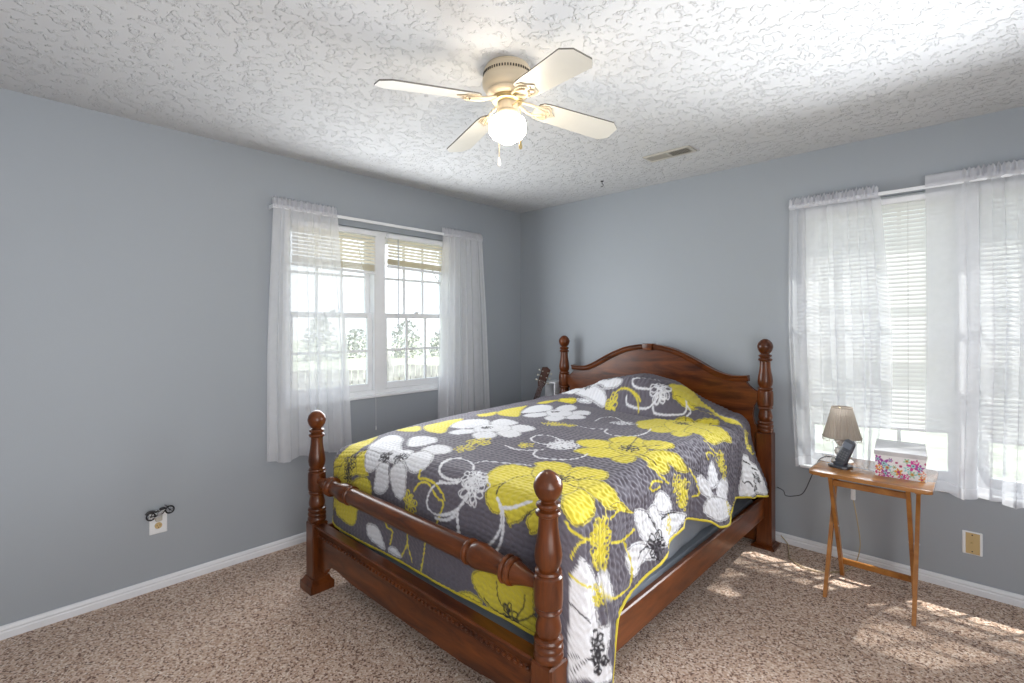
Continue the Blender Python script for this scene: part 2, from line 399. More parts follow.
# ------------------------------------------------------------------ blinds
def blind(mp, s0, s1, ztop, zb0, zb1, tilt, pitch, width, mtl, label, group, stack, wand_s, wand_len, cords, d=0.0):
    """horizontal slat blind; zb0, zb1: height of the bottom rail at either end"""
    t = thing('window_blind', label, 'blind', mp((s0 + s1) / 2, d, ztop), group)
    def zof(s, z):     # the slats lean more and more towards a crooked bottom rail
        f = (ztop - z) / (ztop - (zb0 + zb1) / 2)
        return z + f * (zb0 + (zb1 - zb0) * (s - s0) / (s1 - s0) - (zb0 + zb1) / 2)
    h = MB(); p = mp(s0, d - 0.02, ztop - 0.032); q = mp(s1, d + 0.02, ztop)
    h.bx(p[0], q[0], p[1], q[1], ztop - 0.032, ztop, bevel=0.003); h.build('headrail', M['frame'], t, smooth=False)
    zb = (zb0 + zb1) / 2; m = MB(); z = ztop - 0.045
    ct, sn = math.cos(tilt), math.sin(tilt)
    def slat(z, tl, sag):
        c_, s_ = math.cos(tl), math.sin(tl); rows = []
        for e, (u, v) in enumerate(((-0.5, 0), (-0.2, 0.07), (0.2, 0.07), (0.5, 0))):
            dd = (u * c_ - v * s_) * width; zz = (u * s_ + v * c_) * width
            rows.append([m.bm.verts.new(mp(s, d + dd, zof(s, z) + zz)) for s in (s0 + 0.004, s1 - 0.004)])
        for A, B in zip(rows, rows[1:]): m.bm.faces.new((A[0], A[1], B[1], B[0]))
    stk = stack
    while z > zb + stk + 0.02:
        slat(z, tilt, 0); z -= pitch
    n = int(stk / 0.0042)
    for k in range(n): slat(zb + 0.024 + k * 0.0042, 0.03, 0)
    m.build('slats', mtl, t, smooth=True, angle=60)
    b = MB()
    A = mp(s0 + 0.002, d, zb0 + 0.009); B = mp(s1 - 0.002, d, zb1 + 0.009)
    b.bar(A, B, 0.026, 0.018, 0.004); b.build('bottom_rail', M['frame'] if stack else M['plate'], t, smooth=False)
    for c in cords:
        m = MB(); m.cyl(mp(c, d - 0.017, ztop - 0.03), mp(c, d - 0.017, zof(c, zb)), 0.0011, seg=6); m.build('ladder_cord', M['cord_white'], t)
    if wand_s is not None:
        m = MB(); m.cyl(mp(wand_s, d - 0.026, ztop - 0.035), mp(wand_s, d - 0.03, ztop - wand_len), 0.004, seg=8)
        m.build('tilt_wand', M['chrome'] if stack else M['frame'], t)
    return t
LM = (LW['s0'] + LW['s1']) / 2
bl = blind(mapL, LW['s0'] + 0.036, LM - 0.048, 2.052, 1.765, 1.746, 0.95, 0.024, 0.025, M['slat_tan'],
      'raised ivory slat blind in the left half of the paned left window, hanging lower', 'raised blinds in the left window', 0.05, None, 0, (-2.03, -1.67))
blr = blind(mapL, LM + 0.048, LW['s1'] - 0.036, 2.052, 1.808, 1.786, 0.95, 0.024, 0.025, M['slat_tan'],
      'raised ivory slat blind with a hanging wand, right half of the left window', 'raised blinds in the left window', 0.05, LM + 0.125, 0.70, (-1.36, -0.98))
# pull cord of the left blind, hanging past the sill
m = MB(); m.tube([(0.014, -1.562, 2.02), (0.016, -1.562, 1.4), (0.018, -1.561, 0.9), (0.018, -1.560, 0.665)], 0.0014, 6)
pc = m.build('pull_cord', M['cord_white'], bl)
m = MB(); m.lathe([(0.0, 0.03), (0.003, 0.028), (0.006, 0.006), (0.005, 0.0), (0, -0.001)], Matrix.Translation((0.018, -1.560, 0.637)), 10); m.build('cord_tassel', M['cord_white'], pc)
RM = (RW['s0'] + RW['s1']) / 2
blind(mapR, RW['s0'] + 0.036, RM - 0.048, 2.081, 0.771, 0.808, 0.98, 0.0235, 0.0305, M['slat'],
      'lowered white slat blind behind the tray table, bottom rail above the sill', 'lowered blinds in the right window', 0.0, 2.427, 0.95, (2.57, 2.87))
blind(mapR, RM + 0.048, RW['s1'] - 0.036, 2.081, 0.784, 0.789, 0.98, 0.0235, 0.0305, M['slat'],
      'lowered white slat blind at the right edge, mostly behind the gathered sheer', 'lowered blinds in the right window', 0.0, None, 0, (3.29, 3.69))

# ------------------------------------------------------------------ curtains on their rods
def lerp(a, b, t): return a + (b - a) * t
def curtain(mp, ctrl, ztop, zbot, folds, amp, label, seed, group=None, hemwave=0.012, nu=220, flat=None, cloth='sheer'):
    """ctrl: rows (t, s_left, s_right) down the panel; folds: number of pleats; hangs from a pocket on the rod at d = -0.065"""
    rnd = random.Random(seed); ph = [rnd.uniform(0, 6.28) for _ in range(6)]
    ts = [c[0] for c in ctrl]
    def ext(t):
        return np.interp(t, ts, [c[1] for c in ctrl]), np.interp(t, ts, [c[2] for c in ctrl])
    def pleat(u):
        w = u * folds * 2 * math.pi + 0.9 * math.sin(2 * math.pi * u * 1.3 + ph[0]) + 0.7 * math.sin(2 * math.pi * u * 2.7 + ph[1])
        return w
    def gate(u): return 1.0 if flat is None else max(0.0, min(1.0, flat(u)))
    def pt(u, t):
        a, b = ext(t); w = pleat(u); g = gate(u)
        grow = 0.55 + 0.45 * min(1, t * 2.2)
        A = amp * grow * (0.75 + 0.35 * math.sin(3.1 * u + ph[2] + 1.2 * t)) * g
        dd = A * math.sin(w + 0.35 * math.sin(3 * t + ph[3])) + 0.3 * A * math.sin(2.3 * w + ph[4] + 2 * t)
        ss = lerp(a, b, u) + 0.55 * A * math.sin(2 * w + 0.3) * (1 - 0.2 * t)
        z = lerp(ztop, zbot, t) + hemwave * t * math.sin(0.5 * w + ph[5])
        return ss, -0.068 + dd, z
    t = thing('sheer_curtain', label, 'curtain', mp((ctrl[0][1] + ctrl[0][2]) / 2, -0.065, zbot), group)
    zr = ztop - 0.052                                             # height where the pocket ends
    m = MB(); m.grid(lambda u, v: mp(*(lambda q: (q[0], q[1], q[2]))(pt(u, 0.032 + 0.935 * v))), nu, 46)
    m.build('panel', M[cloth], t, angle=180)
    m = MB(); m.grid(lambda u, v: mp(*pt(u, 0.967 + 0.033 * v)), nu, 3); m.build('hem', M['sheer_hem'], t, angle=180)
    def head(u, v):                                              # ruffle above and pocket round the rod, front then back
        a, b = ext(0); g = gate(u)
        hf = math.sin(u * 2 * math.pi * folds * 3.3 + 2 * math.sin(9 * u + ph[0]))
        h2 = math.sin(u * 2 * math.pi * folds * 5.1 + ph[1])
        s = lerp(a, b, u)
        k = [(-0.052, 0.0), (-0.044, -0.012), (-0.034, -0.013), (-0.024, -0.004), (-0.010, -0.007), (0.004, -0.002), (0.012, 0.002), (0.004, 0.006),
             (-0.010, 0.005), (-0.024, 0.004), (-0.034, 0.013), (-0.044, 0.012), (-0.052, 0.001)]
        zz, dd = k[int(round(v * 12))]
        rf = 0.009 * hf + 0.007 * h2
        d = -0.068 + dd * (1 + 0.25 * h2 * g) + rf * g * (1.0 if zz > -0.03 else 0.35)
        z = ztop + zz + (0.009 * h2 + 0.007 * hf) * g * (1 if zz > -0.015 else 0)
        if zz < -0.05:
            q = pt(u, 0.032); d = q[1]; s = q[0]; z = q[2] - 0.001
        return mp(s, d, z)
    m = MB(); m.grid(head, nu, 12); m.build('rod_pocket', M['sheer_hem'], t, angle=180)
    return t
curtain(mapL, [(0, -2.283, -1.879), (0.3, -2.304, -1.849), (0.6, -2.324, -1.812), (1, -2.324, -1.788)], 2.147, 0.556, 6.5, 0.024,
        'sheer white curtain left of the paned window, beside the foot of the bed', 3, 'sheer curtains', cloth='sheer_dense')
curtain(mapL, [(0, -0.985, -0.569), (0.4, -1.02, -0.52), (1, -1.044, -0.47)], 2.143, 0.58, 7, 0.022,
        'sheer white curtain right of the paned window, near the room corner', 9, 'sheer curtains', cloth='sheer_dense')
curtain(mapR, [(0, 2.301, 2.747), (0.25, 2.295, 2.77), (0.5, 2.295, 2.792), (0.75, 2.313, 2.792), (1, 2.331, 2.77)], 2.137, 0.523, 5.5, 0.026,
        'sheer white curtain behind the small table lamp, left end of the right window', 21, 'sheer curtains')
curtain(mapR, [(0, 2.946, 3.764), (0.5, 2.951, 3.783), (1, 2.937, 3.764)], 2.153, 0.504, 9, 0.034,
        'sheer white curtain right of the flowered box, gathered at the photo edge', 5, 'sheer curtains', nu=300,
        flat=lambda u: min(1, max(0, (u - 0.16) * 20)) * (0.15 + 0.85 * min(1, max(0, (0.44 - u) * 14))))
def rod(mp, s0, s1, zc, label):
    t = thing('curtain_rod', label, 'curtain rod', mp((s0 + s1) / 2, -0.065, zc))
    m = MB(); p = mp(s0, -0.071, zc - 0.010); q = mp(s1, -0.062, zc + 0.010)
    m.bx(p[0], q[0], p[1], q[1], zc - 0.010, zc + 0.010, bevel=0.003)
    m.build('rod', M['frame'], t, smooth=False)
    for s in (s0, s1):
        b = MB(); p = mp(s - 0.004, -0.071, zc - 0.011); q = mp(s + 0.004, 0.0, zc + 0.011); b.bx(p[0], q[0], p[1], q[1], zc - 0.011, zc + 0.011, bevel=0.002)
        b.build('wall_bracket', M['frame'], t, smooth=False)
rod(mapL, -2.28, -0.572, 2.105, 'flat white curtain rod across the top of the paned left window')
rod(mapR, 2.305, 3.81, 2.103, 'flat white curtain rod across the top of the right window')

# ------------------------------------------------------------------ outside
M['field'] = mat('dry_grass_field', (0.42, 0.43, 0.33), 0.95, noise=0.3, nscale=1.5)
M['bark'] = mat('grey_bark', (0.36, 0.34, 0.33), 0.9, noise=0.2, nscale=4)
M['plank'] = mat('weathered_plank', (0.40, 0.38, 0.37), 0.85, noise=0.25, nscale=5)
M['scrub'] = mat('scrub_leaf', (0.50, 0.50, 0.48), 0.95, noise=0.4, nscale=3)
struct(MB().bx(-70, 40, -45, 70, -0.95, -0.75).build('ground_outside', M['field'], smooth=False))
def board_fence(a, b, zb, h, label):
    a = Vector(a); b = Vector(b); n = int((b - a).length / 0.165); d = (b - a).normalized(); nrm = Vector((-d.y, d.x, 0))
    t = thing('board_fence', label, 'fence', (a.x, a.y, zb))
    m = MB()
    for k in range(n):
        p = a + d * (k + 0.5) * 0.165; hh = h + 0.04 * math.sin(k * 12.9898)
        m.box((p.x, p.y, zb + hh / 2), (0.14, 0.02, hh), Matrix((d, nrm, Vector((0, 0, 1)))).transposed())
    m.build('boards', M['plank'], t, smooth=False)
    for z in (0.3, h - 0.35):
        m = MB(); m.bar((a.x + nrm.x * .04, a.y + nrm.y * .04, zb + z), (b.x + nrm.x * .04, b.y + nrm.y * .04, zb + z), 0.05, 0.09); m.build('rail', M['plank'], t, smooth=False)
board_fence((-9.5, -1.0, 0), (-7.0, 13.0, 0), -0.75, 1.0, 'weathered board fence in the yard beyond the left window panes')
def bare_tree(loc, h, seed, label):
    rnd = random.Random(seed); t = thing('bare_tree', label, 'tree', loc, 'trees beyond the left window')
    tr = MB(); br = MB()
    def limb(mb, p, d, L, r, depth):
        pts = [p]; dd = d.copy()
        for k in range(4):
            dd = (dd + Vector((rnd.uniform(-.18, .18), rnd.uniform(-.18, .18), rnd.uniform(-.05, .12)))).normalized()
            pts.append(pts[-1] + dd * L / 4)
        mb.tube(pts, r, 6 if depth < 2 else 4, taper=0.45)
        if depth < 4:
            for k in range(4 if depth < 2 else 3):
                q = pts[rnd.choice((2, 3, 4, 4))]
                nd = (dd + Vector((rnd.uniform(-1, 1), rnd.uniform(-1, 1), rnd.uniform(-.1, .8))) * 0.85).normalized()
                limb(br, q, nd, L * rnd.uniform(.55, .75), r * 0.45, depth + 1)
    limb(tr, Vector(loc), Vector((0, 0, 1)), h * 0.42, h * 0.018, 0)
    tr.build('trunk', M['bark'], t); br.build('branches', M['bark'], t)
bare_tree((-13.0, 7.0, -0.75), 8.5, 4, 'tall bare tree seen through the right sash of the left window')
bare_tree((-16.0, 3.5, -0.75), 8.0, 12, 'bare tree seen through the left sash of the left window')
bare_tree((-21.0, 18.0, -0.75), 9.5, 31, 'far bare tree behind the fence, right edge of the left window')
def bush(loc, r, h, seed, label):
    rnd = random.Random(seed); m = MB()
    for k in range(420):
        th = rnd.uniform(0, 6.283); u = rnd.uniform(0, 1) ** 0.5; z = rnd.uniform(0, 1)
        rad = r * u * math.sqrt(max(0.02, 1 - (z * 0.95) ** 2)); c = Vector((loc[0] + rad * math.cos(th), loc[1] + rad * math.sin(th), loc[2] + h * z))
        a = Vector((rnd.gauss(0, 1), rnd.gauss(0, 1), rnd.gauss(0, 1))).normalized(); b = a.orthogonal().normalized(); s = r * rnd.uniform(.08, .16)
        v = [m.bm.verts.new(c + x) for x in (a * s, b * s * .5, -a * s, -b * s * .5)]; m.bm.faces.new(v)
    o = m.build('scrub_bush', M['scrub'], loc=loc, smooth=False)
    tag(o, label, 'bush', 'bushes beyond the left window')
for k, (x, y, r, h, lb) in enumerate([(-26, 10.4, 1.2, 2.6, 'scrub bush at the field edge behind the fence, far left through the left window'),
                                      (-27, 13.4, 1.15, 1.9, 'low scrub bush at the field edge, left sash of the left window'),
                                      (-25, 15.9, 1.2, 2.4, 'round scrub bush at the field edge, behind the middle of the left window'),
                                      (-24, 18.3, 1.1, 1.8, 'low scrub bush at the field edge, right sash of the left window'),
                                      (-24, 21.0, 1.3, 2.7, 'tall scrub bush at the field edge, far right through the left window')]):
    bush((x, y, -0.75), r, h, 40 + k, lb)

# ================================================================== quilt surface (cloth coordinates u, v in metres)
QXL, QXR, QYF, QYH, QRE = 0.690, 2.098, -2.108, -0.190, 0.098
def sstep(a, b, x):
    t = np.clip((x - a) / (b - a), 0, 1); return t * t * (3 - 2 * t)
def bed_top(x, y):
    """height of the made bed"""
    z = 0.770 + 0.050 * sstep(-2.2, -1.2, y) + 0.018 * sstep(0.7, 1.5, x)
    z = z - 0.020 * sstep(0.95, 0.65, x) - 0.012 * sstep(-1.8, -2.15, y) * sstep(1.0, 0.65, x) - 0.030 * sstep(-0.9, -0.45, y) * sstep(1.85, 2.12, x)
    z = z + 0.006 * np.sin(3.1 * x + 1.3 * y) + 0.004 * np.sin(5.3 * y - 2 * x)
    front = -0.66 + 0.05 * np.sin(2.6 * x) + 0.10 * sstep(1.75, 2.12, x)
    f = sstep(front, front + 0.17, y) * (1 - 0.35 * sstep(-0.34, -0.16, y))
    cross = 0.185 * np.exp(-((x - 1.50) / 0.47) ** 2) * (1 - 0.72 * sstep(1.68, 2.10, x)) + 0.015 * sstep(0.7, 0.9, x) * sstep(2.13, 2.0, x)
    wr = 0.004 * np.sin(46 * x + 5 * np.sin(7 * y)) * sstep(front, front + 0.08, y) * sstep(-0.35, -0.5, y) + 0.004 * np.sin(23 * x + 3 * y)
    z = z + f * (cross + wr)
    z = z - 0.022 * np.exp(-((y - front - 0.005) / 0.03) ** 2) * sstep(0.9, 1.2, x)   # the tuck in front of the pillow
    return z
HEM_Y = [-2.30, -2.17, -2.10, -2.022, -2.015, -1.983, -1.903, -1.750, -1.60, -1.494, -1.42, -1.293, -1.170, -1.08, -0.999, -0.90, -0.80, -0.733, -0.543, -0.294, -0.14]
HEM_Z = [0.030, 0.030, 0.032, 0.09, 0.24, 0.354, 0.394, 0.434, 0.466, 0.485, 0.497, 0.504, 0.472, 0.42, 0.404, 0.42, 0.446, 0.459, 0.421, 0.369, 0.345]
def quilt_grids(step):
    """list of (X, Y, Z, U, V) grids: the top, then one skirt round left side, foot and right side"""
    nx = int((QXR - QXL) / step); ny = int((QYH - QYF) / step)
    xs = np.linspace(QXL, QXR, nx + 1); ys = np.linspace(QYF, QYH, ny + 1)
    X, Y = np.meshgrid(xs, ys, indexing='ij')
    top = (X - 0.085 * sstep(-0.62, -0.25, Y) * sstep(1.5, QXR, X), Y, bed_top(X, Y), X.copy(), Y.copy())
    nf = 26
    px = []; py = []; nx_ = []; ny_ = []
    for y in ys[::-1]: px.append(QXL); py.append(y); nx_.append(-1.0); ny_.append(0.0)
    for k in range(1, nf):
        a = math.pi + 0.5 * math.pi * k / nf; px.append(QXL); py.append(QYF); nx_.append(math.cos(a)); ny_.append(math.sin(a))
    for x in xs: px.append(x); py.append(QYF); nx_.append(0.0); ny_.append(-1.0)
    for k in range(1, nf):
        a = 1.5 * math.pi + 0.5 * math.pi * k / nf; px.append(QXR); py.append(QYF); nx_.append(math.cos(a)); ny_.append(math.sin(a))
    for y in ys: px.append(QXR); py.append(y); nx_.append(1.0); ny_.append(0.0)
    px, py, nx_, ny_ = map(np.array, (px, py, nx_, ny_))
    z0 = bed_top(px, py)
    hem_right = np.interp(py, HEM_Y, HEM_Z)
    hem_left = 0.40 + 0.02 * np.sin(4 * py)
    hem_foot = np.interp(px, [0.6, 0.70, 1.31, 1.71, 2.2], [0.318, 0.322, 0.330, 0.338, 0.345])
    wr = np.clip(nx_, 0, 1) ** 2; wl = np.clip(-nx_, 0, 1) ** 2; wf = np.clip(-ny_, 0, 1) ** 2
    hem = wr * hem_right + wl * hem_left + wf * hem_foot
    arc = QRE * math.pi / 2
    L = (z0 - hem) - QRE + arc
    nd = 150
    T = np.linspace(0, 1, nd + 1)[None, :]
    D = T * L[:, None]
    A = np.minimum(D, arc) / QRE
    out = QRE * np.sin(A); dz = QRE * (1 - np.cos(A)) + np.maximum(D - arc, 0)
    g = np.maximum(D - arc, 0)
    PY = py[:, None]; PX = px[:, None]
    rside = wr[:, None]; fside = wf[:, None]; lside = wl[:, None]
    gg = sstep(0.0, 0.25, g)
    fl = rside * (0.045 * sstep(0, 0.45, g) + gg * (0.014 * np.sin(11.0 * PY + 0.6) + 0.010 * np.sin(23 * PY + 9 * g) + 0.022 * np.exp(-((PY + 1.02) / 0.10) ** 2)
                     - 0.016 * np.exp(-((PY + 1.33) / 0.10) ** 2) + 0.012 * np.exp(-((PY + 1.85) / 0.12) ** 2)))
    fl = fl + 0.010 * np.sin(30 * PY + 16 * g + 2 * np.sin(9 * g)) * sstep(0.06, 0.2, g) * rside * 0.55
    fl = fl + lside * 0.02 * sstep(0, 0.3, g) + fside * (0.004 * np.sin(9 * PX) * gg - 0.004 * gg)
    out = out + fl
    out = out - rside * 0.018 * np.exp(-((PY + 0.53 + 0.25 * g) / 0.03) ** 2) * sstep(0.0, 0.1, D)
    X = PX + nx_[:, None] * out - rside * 0.085 * sstep(-0.62, -0.25, PY) * (1 - sstep(0.0, 0.36, g)); Y = PY + ny_[:, None] * out; Z = z0[:, None] - dz
    U = PX + nx_[:, None] * D; V = PY + ny_[:, None] * D
    return [top, (X, Y, Z, U, V)]

# ================================================================== the bed
BXL, BXR, BYF, BYH = 0.602, 2.176, -2.267, -0.130
BXH = 2.180
bed = thing('four_poster_bed', 'dark cherry wood four-poster bed with ball-topped turned posts and arched headboard', 'bed', (1.39, -1.2, 0))
TURN = [(0.0, 0.0), (0.012, 0.0015), (0.026, 0.010), (0.039, 0.025), (0.0455, 0.042), (0.046, 0.052), (0.041, 0.071), (0.031, 0.087), (0.024, 0.093),
        (0.024, 0.096), (0.036, 0.100), (0.039, 0.106), (0.036, 0.112), (0.030, 0.115), (0.029, 0.120), (0.038, 0.124), (0.041, 0.130), (0.038, 0.137), (0.030, 0.141),
        (0.030, 0.150), (0.031, 0.175), (0.035, 0.205), (0.041, 0.238), (0.0435, 0.262), (0.041, 0.284), (0.034, 0.299), (0.033, 0.303),
        (0.041, 0.306), (0.043, 0.312), (0.041, 0.317), (0.038, 0.320), (0.044, 0.326), (0.0455, 0.345), (0.0455, 0.400), (0.044, 0.416), (0.038, 0.422),
        (0.041, 0.426), (0.043, 0.431), (0.041, 0.436), (0.034, 0.440), (0.0335, 0.448), (0.038, 0.468), (0.041, 0.484), (0.040, 0.497), (0.034, 0.508),
        (0.043, 0.513), (0.046, 0.520), (0.043, 0.527), (0.038, 0.530), (0.045, 0.536), (0.047, 0.543), (0.045, 0.550), (0.040, 0.553), (0.046, 0.560), (0.047, 0.570), (0.044, 0.580), (0.030, 0.586)]
def post(x, y, top, square, foot):
    m = MB(); zs = top - 0.583
    m.lathe([(r, -d) for r, d in TURN], Matrix.Translation((x, y, top)), 36)
    h = square / 2
    m.box((x, y, (zs + foot) / 2), (square, square, zs - foot), bevel=0.006)
    o = m.build('post', M['cherry_v'], bed)
    p = MB(); hw = h + 0.022
    prof = [(hw, 0), (hw, foot * 0.62), (hw - 0.006, foot * 0.72), (h + 0.006, foot * 0.95), (h + 0.004, foot + 0.006)]
    rings = [[p.bm.verts.new((x + a * r, y + b * r, z)) for a, b in ((-1, -1), (1, -1), (1, 1), (-1, 1))] for r, z in prof]
    for A, B in zip(rings, rings[1:]):
        for k in range(4): p.bm.faces.new((A[k], A[(k + 1) % 4], B[(k + 1) % 4], B[k]))
    p.bm.faces.new(rings[0][::-1]); p.bm.faces.new(rings[-1])
    p.build('plinth', M['cherry_v'], o, smooth=False)
    return o
post(BXL, BYF, 0.935, 0.084, 0.062); post(BXR, BYF, 0.932, 0.084, 0.062)
post(0.612, BYH, 1.294, 0.090, 0.022); post(BXH, BYH, 1.292, 0.090, 0.022)

# turned rail between the foot posts
a, b = BXL + 0.040, BXR - 0.040; Lr = b - a
half = [(0.016, 0.0), (0.017, 0.02), (0.021, 0.05), (0.029, 0.085), (0.031, 0.094), (0.027, 0.099), (0.036, 0.104), (0.039, 0.112), (0.036, 0.120), (0.030, 0.124),
        (0.037, 0.129), (0.0395, 0.136), (0.036, 0.143), (0.028, 0.148), (0.026, 0.160), (0.028, 0.190), (0.033, 0.230), (0.038, 0.262), (0.0375, 0.285), (0.032, 0.304), (0.029, 0.309),
        (0.036, 0.313), (0.038, 0.320), (0.036, 0.327), (0.031, 0.331), (0.0325, 0.345)]
half = [(r * 1.22, d) for r, d in half]; pr = half + [(r, Lr - d) for r, d in half[::-1]]
m = MB(); m.lathe(pr, Matrix.Translation((a, BYF, 0.567)) @ Matrix.Rotation(R(90), 4, 'Y'), 36); m.build('foot_rail', M['cherry'], bed)

# footboard: panel cut out below near the posts, cap and beaded moulding
x0, x1 = BXL + 0.036, BXR - 0.036; W2 = x1 - x0
bot = [(0, 0.105), (0.075, 0.105), (0.085, 0.125), (0.11, 0.142), (0.14, 0.158), (0.20, 0.160), (0.27, 0.152), (0.36, 0.146)]
poly = [(x0 + u, z) for u, z in bot] + [(x1 - u, z) for u, z in bot[::-1]] + [(x1, 0.318), (x0, 0.318)]
poly = [(u, z + 0.009) for u, z in poly]
m = MB(); m.prism(poly, lambda u, v, d: Vector((u, d, v)), BYF - 0.012, BYF + 0.014, 0.003); fb = m.build('footboard', M['cherry'], bed)
m = MB(); m.prism([(BYF - 0.026, 0.318), (BYF - 0.030, 0.326), (BYF - 0.026, 0.334), (BYF + 0.020, 0.336), (BYF + 0.024, 0.326), (BYF + 0.018, 0.318), (BYF + 0.014, 0.306), (BYF - 0.012, 0.290), (BYF - 0.018, 0.306)],
                  lambda u, v, d: Vector((d, u, v + 0.009)), x0, x1); m.build('cap_moulding', M['cherry'], fb, smooth=True, angle=30)
m = MB(); n = int(W2 / 0.026)
for k in range(n): m.box((x0 + (k + 0.5) * W2 / n, BYF - 0.015, 0.287), (0.014, 0.010, 0.014), bevel=0.003)
m.build('bead_moulding', M['cherry'], fb, smooth=False)

# side rails
for xx in (2.172, 0.602):
    m = MB(); m.bx(xx - 0.014, xx + 0.014, BYF + 0.040, BYH - 0.043, 0.184, 0.314, bevel=0.005); m.build('side_rail', M['cherry_y'], bed, smooth=False)

# headboard
hx0, hx1 = 0.655, 2.155
HB = lambda x, z: (1.396 + (x - 1.4055) * 1.0155, z + (0.012 if z > 0.5 else 0.0))
arch = [(0.728, 1.030), (0.76, 1.028), (0.82, 1.026), (0.87, 1.032), (0.94, 1.060), (1.02, 1.102), (1.11, 1.148), (1.21, 1.188), (1.31, 1.210), (1.405, 1.217),
        (1.50, 1.210), (1.60, 1.188), (1.70, 1.148), (1.79, 1.102), (1.87, 1.060), (1.94, 1.036), (1.99, 1.028), (2.05, 1.030), (2.083, 1.034)]
poly = [(hx0, 0.02), (0.98, 0.02), (1.04, 0.10), (1.12, 0.14), (1.69, 0.14), (1.77, 0.10), (1.83, 0.02), (hx1, 0.02), (hx1, 0.70), (2.115, 0.745), (2.106, 0.80), (2.112, 0.855), (2.135, 0.888), (hx1, 0.898),
        (hx1, 0.942), (2.115, 0.955), (2.082, 0.982), (2.068, 1.010)] + arch[::-1][1:-1] + [(0.743, 1.010), (0.729, 0.982), (0.696, 0.955), (hx0, 0.942), (hx0, 0.898), (0.676, 0.888), (0.699, 0.855), (0.705, 0.80), (0.696, 0.745), (hx0, 0.70)]
poly = [HB(*q_) for q_ in poly]; arch = [HB(*q_) for q_ in arch]
m = MB(); m.prism(poly, lambda u, v, d: Vector((u, d, v)), BYH - 0.014, BYH + 0.014, 0.002); hb = m.build('headboard', M['cherry'], bed)
def strip(m, pts, th, d0, d1, drop=0.0):
    """a moulding of height th that follows the arch"""
    rows = []
    n = len(pts)
    for i, (x, z) in enumerate(pts):
        q0 = pts[max(i - 1, 0)]; q1 = pts[min(i + 1, n - 1)]; t = Vector((q1[0] - q0[0], q1[1] - q0[1])).normalized(); nn = Vector((-t.y, t.x))
        rows.append([m.bm.verts.new((x + nn.x * h, d, z + nn.y * h)) for h, d in ((-drop - th, d1), (-drop - th, d0 + 0.006), (-drop - th * 0.6, d0 + 0.002), (-drop - th * 0.35, d0), (-drop, d0), (-drop, d1))])
    for A, B in zip(rows, rows[1:]):
        for k in range(6): m.bm.faces.new((A[k], A[(k + 1) % 6], B[(k + 1) % 6], B[k]))
    m.bm.faces.new(rows[0]); m.bm.faces.new(rows[-1][::-1])
def dense(pts, n=6):
    out = []
    P = [pts[0]] + list(pts) + [pts[-1]]
    for i in range(1, len(P) - 2):
        p0, p1, p2, p3 = (np.array(P[i + k]) for k in (-1, 0, 1, 2))
        for k in range(n):
            t = k / n
            out.append(tuple(0.5 * ((2 * p1) + (p2 - p0) * t + (2 * p0 - 5 * p1 + 4 * p2 - p3) * t * t + (3 * p1 - p0 - 3 * p2 + p3) * t ** 3)))
    out.append(pts[-1]); return out
ar = dense(arch)
m = MB(); strip(m, ar, 0.014, BYH - 0.040, BYH + 0.016, -0.012); strip(m, ar, 0.024, BYH - 0.030, BYH + 0.012, 0.002)
cm = m.build('crown_moulding', M['cherry'], hb, angle=30)
m = MB(); m.prism([(1.362, 1.198), (1.430, 1.198), (1.436, 1.244), (1.356, 1.244)], lambda u, v, d: Vector((u, d, v)), BYH - 0.045, BYH + 0.018, 0.003); m.build('keystone', M['cherry'], cm)

# ------------------------------------------------------------------ box spring and mattress
m = MB(); m.bx(0.630, 2.145, -2.17, -0.20, 0.145, 0.300, bevel=0.02)
bs = tag(m.build('box_spring', M['sheet'], loc=(1.39, -1.2, 0.145)), 'low grey box spring set between the bed rails under the mattress', 'box spring')
m = MB(); m.box((1.398, -1.162, 0.520), (1.48, 1.92, 0.43), bevel=0.05, seg=4)
for v in m.bm.verts:
    k = 0.006 * math.sin(7 * v.co.y + 3 * v.co.z) + 0.004 * math.sin(17 * v.co.y - 9 * v.co.z)
    v.co.x += k * (1 if v.co.x > 1.4 else -1)
bmesh.ops.subdivide_edges(m.bm, edges=[e for e in m.bm.edges if abs(e.verts[0].co.y - e.verts[1].co.y) > 1.0], cuts=60)
for v in m.bm.verts:
    if v.co.x > 2.0:
        q_ = min(1, max(0, (v.co.y + 0.66) / 0.36)); v.co.x -= 0.105 * q_ * q_ * (3 - 2 * q_)
        v.co.x += 0.007 * math.sin(9 * v.co.y + 22 * v.co.z) + 0.004 * math.sin(23 * v.co.y - 17 * v.co.z)
tag(m.build('mattress', M['sheet'], loc=(1.398, -1.162, 0.305)), 'mattress in a plain grey fitted sheet showing below the raised quilt edge', 'mattress')
